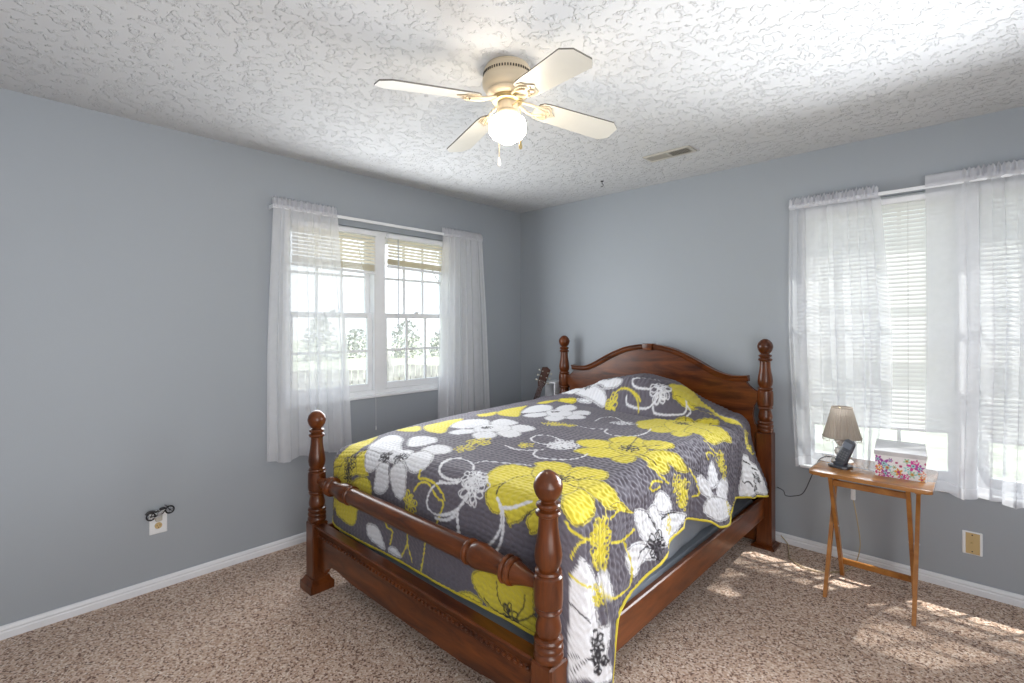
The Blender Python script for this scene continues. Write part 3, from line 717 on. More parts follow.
QP = [
 ('Y', [(0.673,-1.947),(0.673,-2.003),(0.669,-2.074),(0.702,-2.164),(0.689,-2.218),(0.78,-2.214),(0.846,-2.19),(0.836,-2.109),(0.736,-2.006)]),
 ('Y', [(0.7,-2.211),(0.635,-2.255),(0.632,-2.293),(0.622,-2.314),(0.726,-2.307),(0.816,-2.273),(0.798,-2.214)]),
 ('Y', [(0.87,-2.214),(0.874,-2.179),(0.93,-2.162),(0.967,-2.22),(1.003,-2.257),(1.015,-2.28),(0.919,-2.293),(0.846,-2.265)]),
 ('Y', [(0.78,-2.214),(0.882,-2.212),(0.906,-2.284),(0.799,-2.311),(0.706,-2.309)]),
 ('Y', [(0.859,-2.33),(0.931,-2.299),(1.002,-2.292),(1.039,-2.321),(1.043,-2.363),(1.026,-2.401),(0.918,-2.384),(0.846,-2.361)]),
 ('Y', [(0.726,-2.307),(0.834,-2.287),(0.859,-2.338),(0.832,-2.391),(0.723,-2.369)]),
 ('Y', [(0.674,-2.417),(0.813,-2.404),(0.907,-2.441),(0.907,-2.492),(0.887,-2.538),(0.835,-2.551),(0.75,-2.531),(0.659,-2.502),(0.588,-2.447)]),
 ('Y', [(0.553,-2.379),(0.545,-2.416),(0.501,-2.457),(0.485,-2.49),(0.512,-2.48),(0.633,-2.447)]),
 ('W', [(0.908,-2.145),(0.805,-2.048),(0.738,-1.951),(0.777,-1.904),(0.943,-1.958),(1.027,-2.024),(1.155,-2.111),(1.17,-2.154),(1.063,-2.159),(0.974,-2.18)]),
 ('W', [(0.929,-2.158),(1.039,-2.159),(1.11,-2.184),(1.087,-2.23),(1.039,-2.261),(0.992,-2.259),(0.967,-2.22)]),
 ('W', [(1.087,-2.217),(1.123,-2.197),(1.171,-2.204),(1.196,-2.253),(1.183,-2.309),(1.137,-2.345),(1.087,-2.355),(1.06,-2.335),(1.077,-2.273)]),
 ('W', [(1.195,-2.221),(1.22,-2.187),(1.268,-2.178),(1.322,-2.219),(1.328,-2.281),(1.313,-2.323),(1.278,-2.345),(1.232,-2.327),(1.205,-2.278)]),
 ('W', [(1.224,-2.151),(1.232,-2.096),(1.241,-2.056),(1.32,-2.054),(1.401,-2.117),(1.425,-2.168),(1.4,-2.201),(1.354,-2.212),(1.308,-2.201)]),
 ('W', [(1.051,-2.012),(0.968,-1.928),(1.001,-1.877),(1.1,-1.868),(1.171,-1.914),(1.172,-1.951),(1.157,-2.009),(1.114,-2.039)]),
 ('W', [(1.219,-2.047),(1.195,-1.987),(1.23,-1.939),(1.304,-1.939),(1.362,-1.974),(1.373,-2.02),(1.338,-2.059),(1.256,-2.048)]),
 ('W', [(1.078,-2.16),(1.134,-2.096),(1.202,-2.077),(1.263,-2.153),(1.231,-2.194),(1.124,-2.188)]),
 ('Y', [(0.669,-1.82),(0.689,-1.734),(0.731,-1.701),(0.859,-1.783),(0.858,-1.831),(0.739,-1.83)]),
 ('Y', [(0.771,-1.696),(0.785,-1.612),(0.809,-1.516),(0.871,-1.481),(0.941,-1.563),(0.986,-1.684),(1.063,-1.77),(1.037,-1.806),(0.918,-1.795)]),
 ('W', [(0.979,-1.672),(0.92,-1.555),(0.964,-1.478),(1.061,-1.453),(1.17,-1.553),(1.149,-1.615),(1.093,-1.68)]),
 ('W', [(1.083,-1.767),(1.087,-1.698),(1.168,-1.662),(1.22,-1.699),(1.2,-1.743),(1.147,-1.781)]),
 ('W', [(1.238,-1.74),(1.227,-1.684),(1.272,-1.642),(1.337,-1.659),(1.381,-1.706),(1.367,-1.756),(1.319,-1.782)]),
 ('W', [(1.148,-1.522),(1.102,-1.433),(1.135,-1.382),(1.243,-1.408),(1.291,-1.444),(1.285,-1.51),(1.237,-1.555)]),
 ('W', [(1.304,-1.517),(1.317,-1.462),(1.38,-1.449),(1.452,-1.481),(1.46,-1.529),(1.435,-1.579),(1.365,-1.574)]),
 ('W', [(1.317,-1.635),(1.328,-1.577),(1.4,-1.565),(1.458,-1.6),(1.474,-1.646),(1.439,-1.684),(1.364,-1.672)]),
 ('W', [(1.123,-1.613),(1.17,-1.532),(1.302,-1.515),(1.359,-1.577),(1.317,-1.635),(1.211,-1.69)]),
 ('W', [(1.05,-1.156),(0.948,-0.974),(0.942,-0.842),(1.032,-0.828),(1.135,-0.95),(1.134,-1.058),(1.098,-1.142)]),
 ('W', [(1.141,-1.238),(1.122,-1.142),(1.172,-1.059),(1.243,-1.119),(1.264,-1.212),(1.22,-1.265)]),
 ('W', [(1.293,-1.219),(1.271,-1.124),(1.327,-1.082),(1.399,-1.154),(1.421,-1.26),(1.376,-1.283)]),
 ('W', [(1.137,-0.915),(1.088,-0.786),(1.124,-0.72),(1.216,-0.787),(1.258,-0.884),(1.243,-0.974)]),
 ('W', [(1.284,-0.935),(1.293,-0.854),(1.366,-0.856),(1.424,-0.949),(1.389,-0.988),(1.34,-0.998)]),
 ('W', [(1.374,-1.116),(1.34,-0.998),(1.429,-1.007),(1.475,-1.065),(1.459,-1.13),(1.419,-1.161)]),
 ('W', [(1.158,-1.045),(1.151,-0.93),(1.284,-0.935),(1.36,-1.054),(1.293,-1.155)]),
 ('Y', [(0.838,-1.339),(0.862,-1.285),(0.882,-1.203),(0.968,-1.3),(0.975,-1.369),(0.932,-1.399)]),
 ('Y', [(0.888,-1.197),(0.847,-1.051),(0.868,-0.945),(0.879,-0.898),(0.995,-1.087),(1.141,-1.27),(1.108,-1.311),(0.993,-1.299)]),
 ('Y', [(0.866,-0.788),(0.847,-0.664),(0.905,-0.6),(0.945,-0.722),(0.933,-0.803)]),
 ('Y', [(0.921,-0.639),(0.967,-0.576),(1.063,-0.588),(1.076,-0.613),(1.016,-0.659)]),
 ('Y', [(1.781,-1.876),(1.808,-1.83),(1.88,-1.793),(1.938,-1.822),(1.956,-1.884),(1.905,-1.914),(1.848,-1.908)]),
 ('Y', [(1.723,-2.089),(1.692,-2.001),(1.724,-1.942),(1.807,-1.925),(1.857,-1.951),(1.932,-2.051),(1.966,-2.125),(1.857,-2.168),(1.797,-2.165)]),
 ('Y', [(1.954,-1.891),(1.945,-1.81),(2.002,-1.782),(2.062,-1.867),(2.015,-1.928)]),
 ('Y', [(2.002,-1.952),(2.05,-1.855),(2.128,-1.969),(2.062,-2.036)]),
 ('Y', [(1.811,-1.916),(1.881,-1.885),(1.972,-1.897),(2.074,-2.035),(1.978,-2.121)]),
 ('Y', [(1.809,-2.199),(1.806,-2.171),(1.833,-2.125),(1.835,-2.037),(1.874,-1.986),(1.989,-2.08),(2.065,-2.176),(2.026,-2.211),(2.001,-2.244),(1.965,-2.261),(1.958,-2.276),(1.94,-2.262),(1.927,-2.241),(1.872,-2.248),(1.833,-2.229)]),
 ('Y', [(2.025,-2.23),(2.05,-2.191),(2.075,-2.195),(2.097,-2.239),(2.073,-2.262),(2.051,-2.271),(2.038,-2.251)]),
 ('Y', [(1.977,-1.914),(1.965,-1.842),(1.989,-1.794),(2.05,-1.77),(2.095,-1.793),(2.114,-1.842),(2.089,-1.881),(2.038,-1.914)]),
 ('Y', [(2.022,-1.956),(2.062,-1.879),(2.121,-1.867),(2.159,-1.862),(2.2,-1.867),(2.229,-1.875),(2.217,-1.948),(2.175,-1.975),(2.132,-1.999)]),
 ('Y', [(2.108,-2.111),(2.05,-2.011),(2.074,-1.964),(2.145,-1.987),(2.178,-1.999),(2.21,-2.036),(2.222,-2.096),(2.208,-2.15),(2.172,-2.159),(2.136,-2.147)]),
 ('Y', [(2.208,-1.939),(2.209,-1.872),(2.258,-1.818),(2.282,-1.783),(2.258,-1.845)]),
 ('Y', [(1.94,-1.901),(1.976,-1.89),(2.05,-1.927),(2.1,-2.007),(2.073,-2.071)]),
 ('Y', [(1.755,-1.538),(1.773,-1.481),(1.834,-1.445),(1.893,-1.454),(1.929,-1.519),(1.881,-1.565),(1.809,-1.578)]),
 ('Y', [(1.82,-1.649),(1.837,-1.595),(1.906,-1.533),(2.013,-1.539),(2.039,-1.568),(1.995,-1.639),(1.933,-1.667),(1.851,-1.661)]),
 ('Y', [(1.861,-1.425),(1.869,-1.347),(1.919,-1.293),(1.989,-1.321),(2.034,-1.363),(2.036,-1.446),(1.977,-1.49)]),
 ('Y', [(2.002,-1.36),(2.028,-1.294),(2.098,-1.287),(2.134,-1.3),(2.144,-1.336),(2.12,-1.418),(2.063,-1.433)]),
 ('Y', [(2.002,-1.638),(2.032,-1.582),(2.075,-1.555),(2.103,-1.595),(2.101,-1.638),(2.066,-1.663)]),
 ('Y', [(2.074,-1.541),(2.094,-1.461),(2.137,-1.396),(2.177,-1.348),(2.22,-1.328),(2.272,-1.301),(2.238,-1.408),(2.192,-1.456),(2.22,-1.47),(2.217,-1.529),(2.181,-1.575),(2.141,-1.576)]),
 ('Y', [(1.894,-1.468),(2.013,-1.381),(2.098,-1.481),(2.074,-1.565),(1.979,-1.554)]),
 ('Y', [(1.737,-0.937),(1.749,-0.828),(1.799,-0.724),(1.905,-0.854),(1.93,-0.974),(1.894,-1.071),(1.833,-1.082)]),
 ('Y', [(1.876,-1.065),(1.901,-0.95),(1.965,-0.924),(2.002,-0.987),(2.006,-1.096),(1.942,-1.131)]),
 ('Y', [(1.826,-0.742),(1.848,-0.663),(1.917,-0.624),(1.964,-0.658),(1.974,-0.781),(1.923,-0.837)]),
 ('Y', [(1.939,-0.659),(1.972,-0.589),(2.038,-0.54),(2.063,-0.553),(2.062,-0.758),(2.011,-0.808)]),
 ('Y', [(2.014,-1.084),(2.022,-0.979),(2.073,-0.986),(2.111,-1.068),(2.098,-1.144),(2.061,-1.148)]),
 ('Y', [(1.853,-0.818),(1.936,-0.653),(2.052,-0.884),(2.032,-1.021),(1.946,-0.99)]),
 ('Y', [(2.049,-1.021),(1.991,-0.795),(2.038,-0.731),(2.096,-0.692),(2.158,-0.722),(2.223,-0.745),(2.208,-0.841),(2.207,-0.96),(2.179,-1.013),(2.13,-1.01)]),
 ('W', [(0.852,-0.476),(0.978,-0.466),(1.135,-0.486),(1.279,-0.503),(1.396,-0.528),(1.422,-0.561),(1.393,-0.575),(1.302,-0.575),(1.23,-0.539),(1.072,-0.525),(0.962,-0.535)]),
 ('W', [(1.027,-0.539),(1.092,-0.504),(1.239,-0.55),(1.308,-0.588),(1.34,-0.624),(1.327,-0.652),(1.221,-0.617),(1.075,-0.564)]),
 ('W', [(1.075,-0.588),(1.185,-0.601),(1.217,-0.625),(1.111,-0.613)]),
 ('Y', [(0.914,-0.582),(1.049,-0.585),(1.083,-0.611),(1.029,-0.627),(0.968,-0.649)]),
 ('Y', [(1.713,-0.468),(1.759,-0.331),(1.776,-0.196),(1.911,-0.325),(2.004,-0.39),(2.061,-0.494),(1.977,-0.455),(1.913,-0.53),(1.888,-0.576),(1.845,-0.564),(1.797,-0.588),(1.771,-0.558)]),
 ('Y', [(1.792,-0.564),(1.845,-0.53),(1.905,-0.54),(1.99,-0.506),(2.097,-0.423),(2.194,-0.347),(2.209,-0.368),(2.135,-0.502),(2.046,-0.501),(1.942,-0.528),(1.89,-0.585),(1.821,-0.588)]),
 ('W', [(2.271,-1.029),(2.328,-0.999),(2.379,-1.005),(2.385,-1.119),(2.338,-1.107),(2.293,-1.076)]),
 ('W', [(2.313,-1.208),(2.315,-1.155),(2.367,-1.107),(2.424,-1.114),(2.407,-1.167),(2.351,-1.198)]),
 ('W', [(2.376,-0.975),(2.391,-0.86),(2.448,-0.845),(2.485,-0.949),(2.445,-1.066),(2.396,-1.059)]),
 ('W', [(2.443,-1.179),(2.416,-1.107),(2.479,-0.933),(2.545,-0.861),(2.547,-1.058),(2.493,-1.177)]),
 ('W', [(2.297,-0.578),(2.413,-0.346),(2.455,-0.31),(2.596,-0.292),(2.52,-0.562),(2.522,-0.672),(2.457,-0.66),(2.394,-0.624)]),
 ('W', [(2.267,-1.571),(2.32,-1.493),(2.377,-1.457),(2.38,-1.505),(2.348,-1.594),(2.298,-1.626)]),
 ('W', [(2.275,-1.771),(2.288,-1.72),(2.32,-1.676),(2.38,-1.646),(2.429,-1.626),(2.429,-1.691),(2.394,-1.745),(2.331,-1.77),(2.298,-1.782)]),
 ('W', [(2.392,-1.832),(2.395,-1.761),(2.423,-1.71),(2.469,-1.683),(2.486,-1.698),(2.435,-1.832),(2.407,-1.847)]),
 ('W', [(2.304,-1.674),(2.307,-1.615),(2.366,-1.577),(2.392,-1.465),(2.466,-1.292),(2.469,-1.396),(2.49,-1.493),(2.464,-1.636),(2.421,-1.636),(2.346,-1.662)]),
 ('W', [(2.313,-2.147),(2.358,-2.084),(2.411,-2.049),(2.477,-2.06),(2.559,-2.06),(2.575,-2.012),(2.652,-2.045),(2.741,-2.054),(2.572,-2.48),(2.423,-2.357),(2.329,-2.27),(2.323,-2.194)]),
 ('W', [(2.406,-2.036),(2.41,-1.987),(2.454,-1.974),(2.507,-1.976),(2.489,-2.024),(2.453,-2.042)]),
 ('W', [(2.395,-1.854),(2.392,-1.782),(2.437,-1.698),(2.479,-1.77),(2.499,-1.826),(2.442,-1.863)]),
 ('W', [(0.993,-2.526),(1.027,-2.507),(1.097,-2.516),(1.143,-2.58),(1.143,-2.604),(1.071,-2.598),(1.003,-2.573)]),
 ('W', [(1.178,-2.585),(1.224,-2.569),(1.279,-2.596),(1.258,-2.609),(1.178,-2.605)]),
 ('Y', [(1.761,-2.499),(1.893,-2.444),(1.915,-2.468),(1.987,-2.452),(2.051,-2.438),(2.062,-2.483),(2.062,-2.543),(2.087,-2.556),(2.075,-2.603),(1.965,-2.605),(1.847,-2.609),(1.761,-2.556)]),
 ('Y', [(1.676,-2.614),(1.701,-2.595),(1.75,-2.583),(1.797,-2.592),(1.804,-2.61),(1.738,-2.612)]),
]
QL = [
 ('Y', 0.0102, [(1.4,-2.19),(1.41,-2.228),(1.45,-2.216),(1.523,-2.221),(1.581,-2.249),(1.594,-2.271)]),
 ('Y', 0.0085, [(1.386,-2.282),(1.424,-2.238),(1.478,-2.226),(1.533,-2.261),(1.556,-2.281)]),
 ('Y', 0.0093, [(1.507,-2.247),(1.544,-2.274),(1.593,-2.279),(1.566,-2.333),(1.533,-2.396)]),
 ('Y', 0.0085, [(1.431,-2.611),(1.45,-2.543),(1.461,-2.485)]),
 ('Y', 0.0076, [(1.281,-2.596),(1.328,-2.53),(1.328,-2.485)]),
 ('Y', 0.0076, [(1.328,-2.53),(1.364,-2.595)]),
 ('Y', 0.0076, [(1.146,-2.471),(1.168,-2.5),(1.214,-2.495),(1.19,-2.568)]),
 ('W', 0.0093, [(1.479,-2.023),(1.444,-2.061),(1.47,-2.123),(1.508,-2.173),(1.554,-2.19),(1.605,-2.19),(1.641,-2.177)]),
 ('W', 0.0085, [(1.532,-2.22),(1.581,-2.206),(1.645,-2.193)]),
 ('W', 0.0093, [(1.52,-2.231),(1.484,-2.276),(1.472,-2.327),(1.524,-2.348),(1.604,-2.332),(1.676,-2.287),(1.72,-2.231)]),
 ('W', 0.0102, [(1.533,-2.36),(1.609,-2.351),(1.665,-2.312),(1.675,-2.344),(1.687,-2.392)]),
 ('W', 0.0102, [(1.869,-2.194),(1.907,-2.225),(1.914,-2.281),(1.881,-2.339),(1.822,-2.394)]),
 ('W', 0.011, [(1.881,-2.202),(1.925,-2.237),(1.921,-2.299),(1.905,-2.352),(1.869,-2.403)]),
 ('W', 0.0136, [(1.911,-2.22),(1.955,-2.21),(2.014,-2.168)]),
 ('W', 0.0093, [(1.564,-2.34),(1.644,-2.307),(1.701,-2.263),(1.725,-2.224)]),
 ('W', 0.0102, [(1.564,-2.361),(1.629,-2.336),(1.679,-2.286)]),
 ('W', 0.0119, [(1.674,-2.298),(1.673,-2.35),(1.677,-2.395)]),
 ('W', 0.0085, [(1.544,-1.625),(1.535,-1.569),(1.583,-1.536),(1.663,-1.554),(1.704,-1.592),(1.695,-1.644),(1.641,-1.662),(1.58,-1.659),(1.544,-1.625)]),
 ('W', 0.0085, [(1.52,-1.78),(1.593,-1.794),(1.653,-1.77),(1.701,-1.722)]),
 ('W', 0.0085, [(1.684,-1.743),(1.701,-1.794),(1.753,-1.817),(1.809,-1.794),(1.884,-1.749),(1.902,-1.686),(1.895,-1.652)]),
 ('W', 0.0085, [(1.5,-2.158),(1.471,-2.108),(1.458,-2.041),(1.53,-2.025),(1.602,-2.055),(1.641,-2.096)]),
 ('W', 0.0085, [(1.52,-2.178),(1.58,-2.189),(1.641,-2.179)]),
 ('W', 0.0085, [(1.544,-2.207),(1.602,-2.205),(1.653,-2.182)]),
 ('W', 0.0076, [(1.585,-2.032),(1.593,-1.987),(1.651,-1.965),(1.785,-1.903)]),
 ('W', 0.0085, [(1.652,-0.478),(1.593,-0.468),(1.543,-0.537),(1.496,-0.55),(1.506,-0.576),(1.565,-0.595),(1.641,-0.585)]),
 ('W', 0.0085, [(1.488,-0.618),(1.496,-0.636),(1.51,-0.649),(1.581,-0.661),(1.66,-0.658),(1.689,-0.636),(1.704,-0.612)]),
 ('W', 0.0085, [(1.688,-0.648),(1.708,-0.674),(1.785,-0.673),(1.869,-0.636),(1.881,-0.6),(1.857,-0.54)]),
 ('W', 0.0085, [(1.878,-0.57),(1.905,-0.588),(1.895,-0.624)]),
 ('W', 0.0076, [(1.562,-1.091),(1.522,-0.968),(1.562,-0.888),(1.653,-0.959),(1.7,-1.007)]),
 ('W', 0.0076, [(1.57,-1.286),(1.664,-1.299),(1.725,-1.252)]),
 ('W', 0.0085, [(1.737,-1.241),(1.762,-1.312),(1.837,-1.35),(1.93,-1.288),(1.93,-1.168),(1.894,-1.071)]),
 ('Y', 0.0076, [(1.388,-0.624),(1.4,-0.588),(1.489,-0.591),(1.579,-0.621),(1.596,-0.636)]),
 ('Y', 0.0076, [(1.516,-0.601),(1.573,-0.628),(1.606,-0.673)]),
 ('Y', 0.0085, [(2.239,-1.553),(2.216,-1.609),(2.226,-1.65),(2.254,-1.635),(2.253,-1.568)]),
 ('Y', 0.0085, [(2.157,-1.589),(2.215,-1.554),(2.265,-1.493)]),
 ('Y', 0.0085, [(2.258,-1.288),(2.33,-1.209),(2.402,-1.181),(2.398,-1.241)]),
 ('Y', 0.0085, [(2.258,-1.07),(2.231,-1.102),(2.225,-1.046),(2.255,-0.998)]),
 ('Y', 0.0076, [(2.168,-1.035),(2.232,-1.009),(2.272,-0.901)]),
 ('Y', 0.0102, [(2.178,-2.171),(2.211,-2.176),(2.258,-2.127),(2.291,-2.036)]),
 ('Y', 0.0102, [(2.281,-2.222),(2.269,-2.167),(2.275,-2.096)]),
 ('Y', 0.0085, [(2.317,-2.262),(2.385,-2.2),(2.431,-2.079)]),
 ('Y', 0.0102, [(2.335,-1.939),(2.351,-1.879),(2.342,-1.788)]),
 ('Y', 0.0085, [(2.36,-1.866),(2.437,-1.83),(2.526,-1.843),(2.516,-1.963),(2.474,-2.024)]),
 ('Y', 0.0093, [(2.191,-1.963),(2.227,-1.963),(2.254,-1.987)]),
 ('Y', 0.0093, [(2.25,-1.844),(2.234,-1.892),(2.25,-1.939)]),
 ('K', 0.0068, [(2.393,-2.312),(2.481,-2.226),(2.533,-2.104)]),
 ('K', 0.0068, [(2.508,-2.428),(2.576,-2.323)]),
 ('K', 0.0076, [(2.568,-2.432),(2.61,-2.303),(2.635,-2.155),(2.665,-2.088)]),
 ('K', 0.0076, [(2.287,-0.624),(2.377,-0.508),(2.455,-0.343)]),
 ('K', 0.0068, [(2.435,-0.623),(2.438,-0.564),(2.478,-0.55)]),
 ('K', 0.0051, [(1.881,-2.496),(1.884,-2.554),(1.912,-2.574)]),
 ('K', 0.0051, [(1.814,-2.58),(1.855,-2.602),(1.913,-2.605)]),
 ('K', 0.0051, [(2.017,-2.491),(2.014,-2.533),(1.978,-2.581)]),
 ('K', 0.0051, [(2.063,-2.537),(2.014,-2.578),(1.954,-2.608)]),
 ('K', 0.0051, [(2.008,-1.965),(2.035,-1.913),(2.062,-1.842)]),
 ('K', 0.0051, [(2.038,-1.975),(2.124,-1.987),(2.161,-1.978)]),
 ('K', 0.0059, [(1.858,-2.183),(1.847,-2.159),(1.848,-2.117)]),
 ('K', 0.0051, [(2.014,-2.234),(2.026,-2.211),(2.049,-2.186)]),
 ('K', 0.0043, [(2.255,-1.275),(2.331,-1.098)]),
 ('K', 0.0051, [(2.007,-1.488),(2.047,-1.414),(2.102,-1.354)]),
 ('K', 0.0051, [(2.038,-1.517),(2.126,-1.537),(2.173,-1.537)]),
 ('K', 0.0051, [(1.999,-1.476),(1.963,-1.357),(1.943,-1.292)]),
 ('K', 0.0043, [(1.937,-0.794),(1.977,-0.688),(2.024,-0.586)]),
 ('K', 0.0043, [(1.955,-0.795),(2.075,-0.866),(2.154,-0.902)]),
 ('K', 0.0043, [(1.915,-0.726),(1.893,-0.636)]),
 ('K', 0.0068, [(2.389,-1.602),(2.372,-1.59),(2.376,-1.529),(2.412,-1.423)]),
 ('K', 0.0068, [(2.446,-1.785),(2.43,-1.759),(2.432,-1.71)]),
 ('K', 0.0051, [(2.316,-1.686),(2.38,-1.646),(2.434,-1.627)]),
 ('K', 0.0051, [(0.908,-2.145),(0.89,-2.205),(0.823,-2.235)]),
 ('K', 0.0051, [(0.64,-2.271),(0.753,-2.252)]),
 ('K', 0.0043, [(1.171,-2.204),(1.205,-2.278)]),
]
QC = [
 ('K', (0.827,-2.243), 0.075, 12, 0.0055),
 ('K', (0.816,-2.303), 0.05, 8, 0.0055),
 ('K', (1.106,-2.171), 0.05, 9, 0.0055),
 ('K', (1.207,-2.156), 0.05, 9, 0.0055),
 ('Y', (1.352,-2.341), 0.058, 13, 0.0055),
 ('W', (1.734,-2.188), 0.085, 16, 0.0055),
 ('W', (1.699,-2.141), 0.075, 14, 0.0055),
 ('W', (1.726,-1.614), 0.085, 14, 0.0055),
 ('Y', (1.365,-1.813), 0.085, 14, 0.0055),
 ('Y', (1.46,-1.336), 0.08, 12, 0.0055),
 ('Y', (1.591,-1.721), 0.05, 7, 0.0055),
 ('Y', (1.386,-1.925), 0.06, 8, 0.0055),
 ('K', (1.207,-1.601), 0.04, 9, 0.005),
 ('K', (1.205,-0.997), 0.04, 9, 0.005),
 ('K', (1.976,-1.938), 0.05, 9, 0.0055),
 ('K', (2.002,-1.481), 0.06, 12, 0.005),
 ('K', (1.937,-0.794), 0.055, 11, 0.005),
 ('W', (1.703,-1.026), 0.08, 12, 0.0055),
 ('W', (1.71,-0.58), 0.085, 16, 0.0055),
 ('W', (1.744,-1.619), 0.08, 12, 0.0055),
 ('Y', (1.388,-0.648), 0.07, 12, 0.0055),
 ('K', (1.113,-0.498), 0.045, 8, 0.005),
 ('Y', (1.541,-1.31), 0.05, 7, 0.0055),
 ('Y', (2.344,-1.36), 0.085, 18, 0.0055),
 ('Y', (2.39,-1.336), 0.06, 12, 0.0055),
 ('Y', (2.287,-1.42), 0.05, 9, 0.0055),
 ('Y', (2.292,-0.914), 0.07, 14, 0.0055),
 ('Y', (2.34,-0.891), 0.06, 10, 0.0055),
 ('Y', (2.285,-0.306), 0.07, 14, 0.0055),
 ('Y', (2.353,-0.274), 0.05, 8, 0.0055),
 ('K', (2.449,-1.662), 0.07, 13, 0.0055),
 ('K', (2.498,-0.474), 0.075, 11, 0.008),
 ('K', (2.489,-0.373), 0.04, 6, 0.0055),
 ('Y', (2.305,-2.012), 0.09, 18, 0.0055),
 ('Y', (2.354,-2.011), 0.06, 12, 0.0055),
 ('Y', (2.264,-2.01), 0.06, 10, 0.0055),
 ('K', (2.611,-2.096), 0.06, 9, 0.008),
 ('K', (2.667,-2.082), 0.045, 6, 0.008),
 ('K', (1.942,-2.596), 0.05, 10, 0.0055),
 ('Y', (2.427,-1.513), 0.05, 8, 0.0055),
 ('Y', (2.524,-0.924), 0.05, 7, 0.0055),
 ('Y', (2.473,-2.048), 0.05, 8, 0.0055),
]

# ------------------------------------------------------------------ the quilt's print, worked out per vertex from outlines in cloth coordinates
QCOL = {'Y': (0.62, 0.52, 0.045), 'W': (0.66, 0.66, 0.69), 'K': (0.022, 0.019, 0.024)}
QBASE = np.array((0.108, 0.097, 0.120))
def chaikin(p, closed=True, n=2):
    p = np.array(p, float)
    for _ in range(n):
        q = np.roll(p, -1, 0) if closed else p[1:]
        b = p if closed else p[:-1]
        r = np.empty((len(b) * 2, 2)); r[0::2] = 0.78 * b + 0.22 * q; r[1::2] = 0.22 * b + 0.78 * q
        if not closed: r = np.vstack([p[:1], r, p[-1:]])
        p = r
    return p
def petal(p, n=6):
    p = np.array(p, float); t = (np.arange(n) / n)[:, None]; out = []
    for i in range(len(p)):
        a, b, c, d = p[i - 1], p[i], p[(i + 1) % len(p)], p[(i + 2) % len(p)]
        out.append(0.5 * (2 * b + (c - a) * t + (2 * a - 5 * b + 4 * c - d) * t * t + (3 * b - a - 3 * c + d) * t ** 3))
    return np.concatenate(out)
def seg_dist(u, v, p):
    d = np.full(u.shape, 9.0)
    for (ax, ay), (bx, by) in zip(p[:-1], p[1:]):
        lx, ly = bx - ax, by - ay; L2 = lx * lx + ly * ly + 1e-12
        t = np.clip(((u - ax) * lx + (v - ay) * ly) / L2, 0, 1)
        d = np.minimum(d, np.hypot(u - ax - t * lx, v - ay - t * ly))
    return d
def inside(u, v, p):
    c = np.zeros(u.shape, bool); x0, y0 = p[-1]
    for x1, y1 in p:
        hit = ((y1 > v) != (y0 > v))
        if y0 != y1: c ^= hit & (u < (x0 - x1) * (v - y1) / (y0 - y1) + x1)
        x0, y0 = x1, y1
    return c
def quilt_print(U, V):
    n = U.size; col = np.tile(QBASE, (n, 1))
    wob = 0.0010
    U = U + wob * np.sin(V * 290) * np.sin(U * 170); V = V + wob * np.sin(U * 310)
    rnd = random.Random(11)
    def box(p, r):
        return np.where((U > p[:, 0].min() - r) & (U < p[:, 0].max() + r) & (V > p[:, 1].min() - r) & (V < p[:, 1].max() + r))[0]
    def stroke(p, w, c, soft=0.0016):
        k = box(p, w)
        if not k.size: return
        a = np.clip((w * 0.5 + soft - seg_dist(U[k], V[k], p)) / (2 * soft), 0, 1)[:, None]
        col[k] = col[k] * (1 - a) + np.array(QCOL[c]) * a
    for c, p in QP:
        p = petal(p); k = box(p, 0.004)
        if not k.size: continue
        f = inside(U[k], V[k], p); d = seg_dist(U[k], V[k], np.vstack([p, p[:1]]))
        s = np.where(f, d, -d); a = np.clip((s + 0.002) / 0.004, 0, 1)[:, None]
        base = np.array(QCOL[c]) * (1.0 if c == 'W' else rnd.uniform(0.90, 1.06))
        rim = ((s > 0.0030) & (s < 0.0075))[:, None] * (0.55 if c == 'W' else 0.6)      # fine printed outline just inside each petal
        cc = base * (1 - rim) + np.array(QCOL['K']) * rim
        col[k] = col[k] * (1 - a) + cc * a
    for c, w, p in QL: stroke(chaikin(p, False), w, c)
    for c, ctr, r, nn, w in QC:
        for i in range(nn):
            a = 6.283 * i / nn + rnd.uniform(-.3, .3); r0 = r * rnd.uniform(.15, .4); L = r * rnd.uniform(.35, .62); wd = L * rnd.uniform(.28, .42)
            b = a + rnd.uniform(-.5, .5)
            cx_, cy_ = ctr[0] + (r0 + L / 2) * math.cos(a), ctr[1] + (r0 + L / 2) * math.sin(a)
            th = np.linspace(0, 6.283, 15)
            ex = cx_ + L / 2 * np.cos(th) * math.cos(b) - wd * np.sin(th) * math.sin(b); ey = cy_ + L / 2 * np.cos(th) * math.sin(b) + wd * np.sin(th) * math.cos(b)
            stroke(np.stack([ex, ey], 1), w, c)
            st = np.array([ctr, (ctr[0] + r0 * math.cos(a), ctr[1] + r0 * math.sin(a))]); stroke(st, w * 0.8, c)
    return col

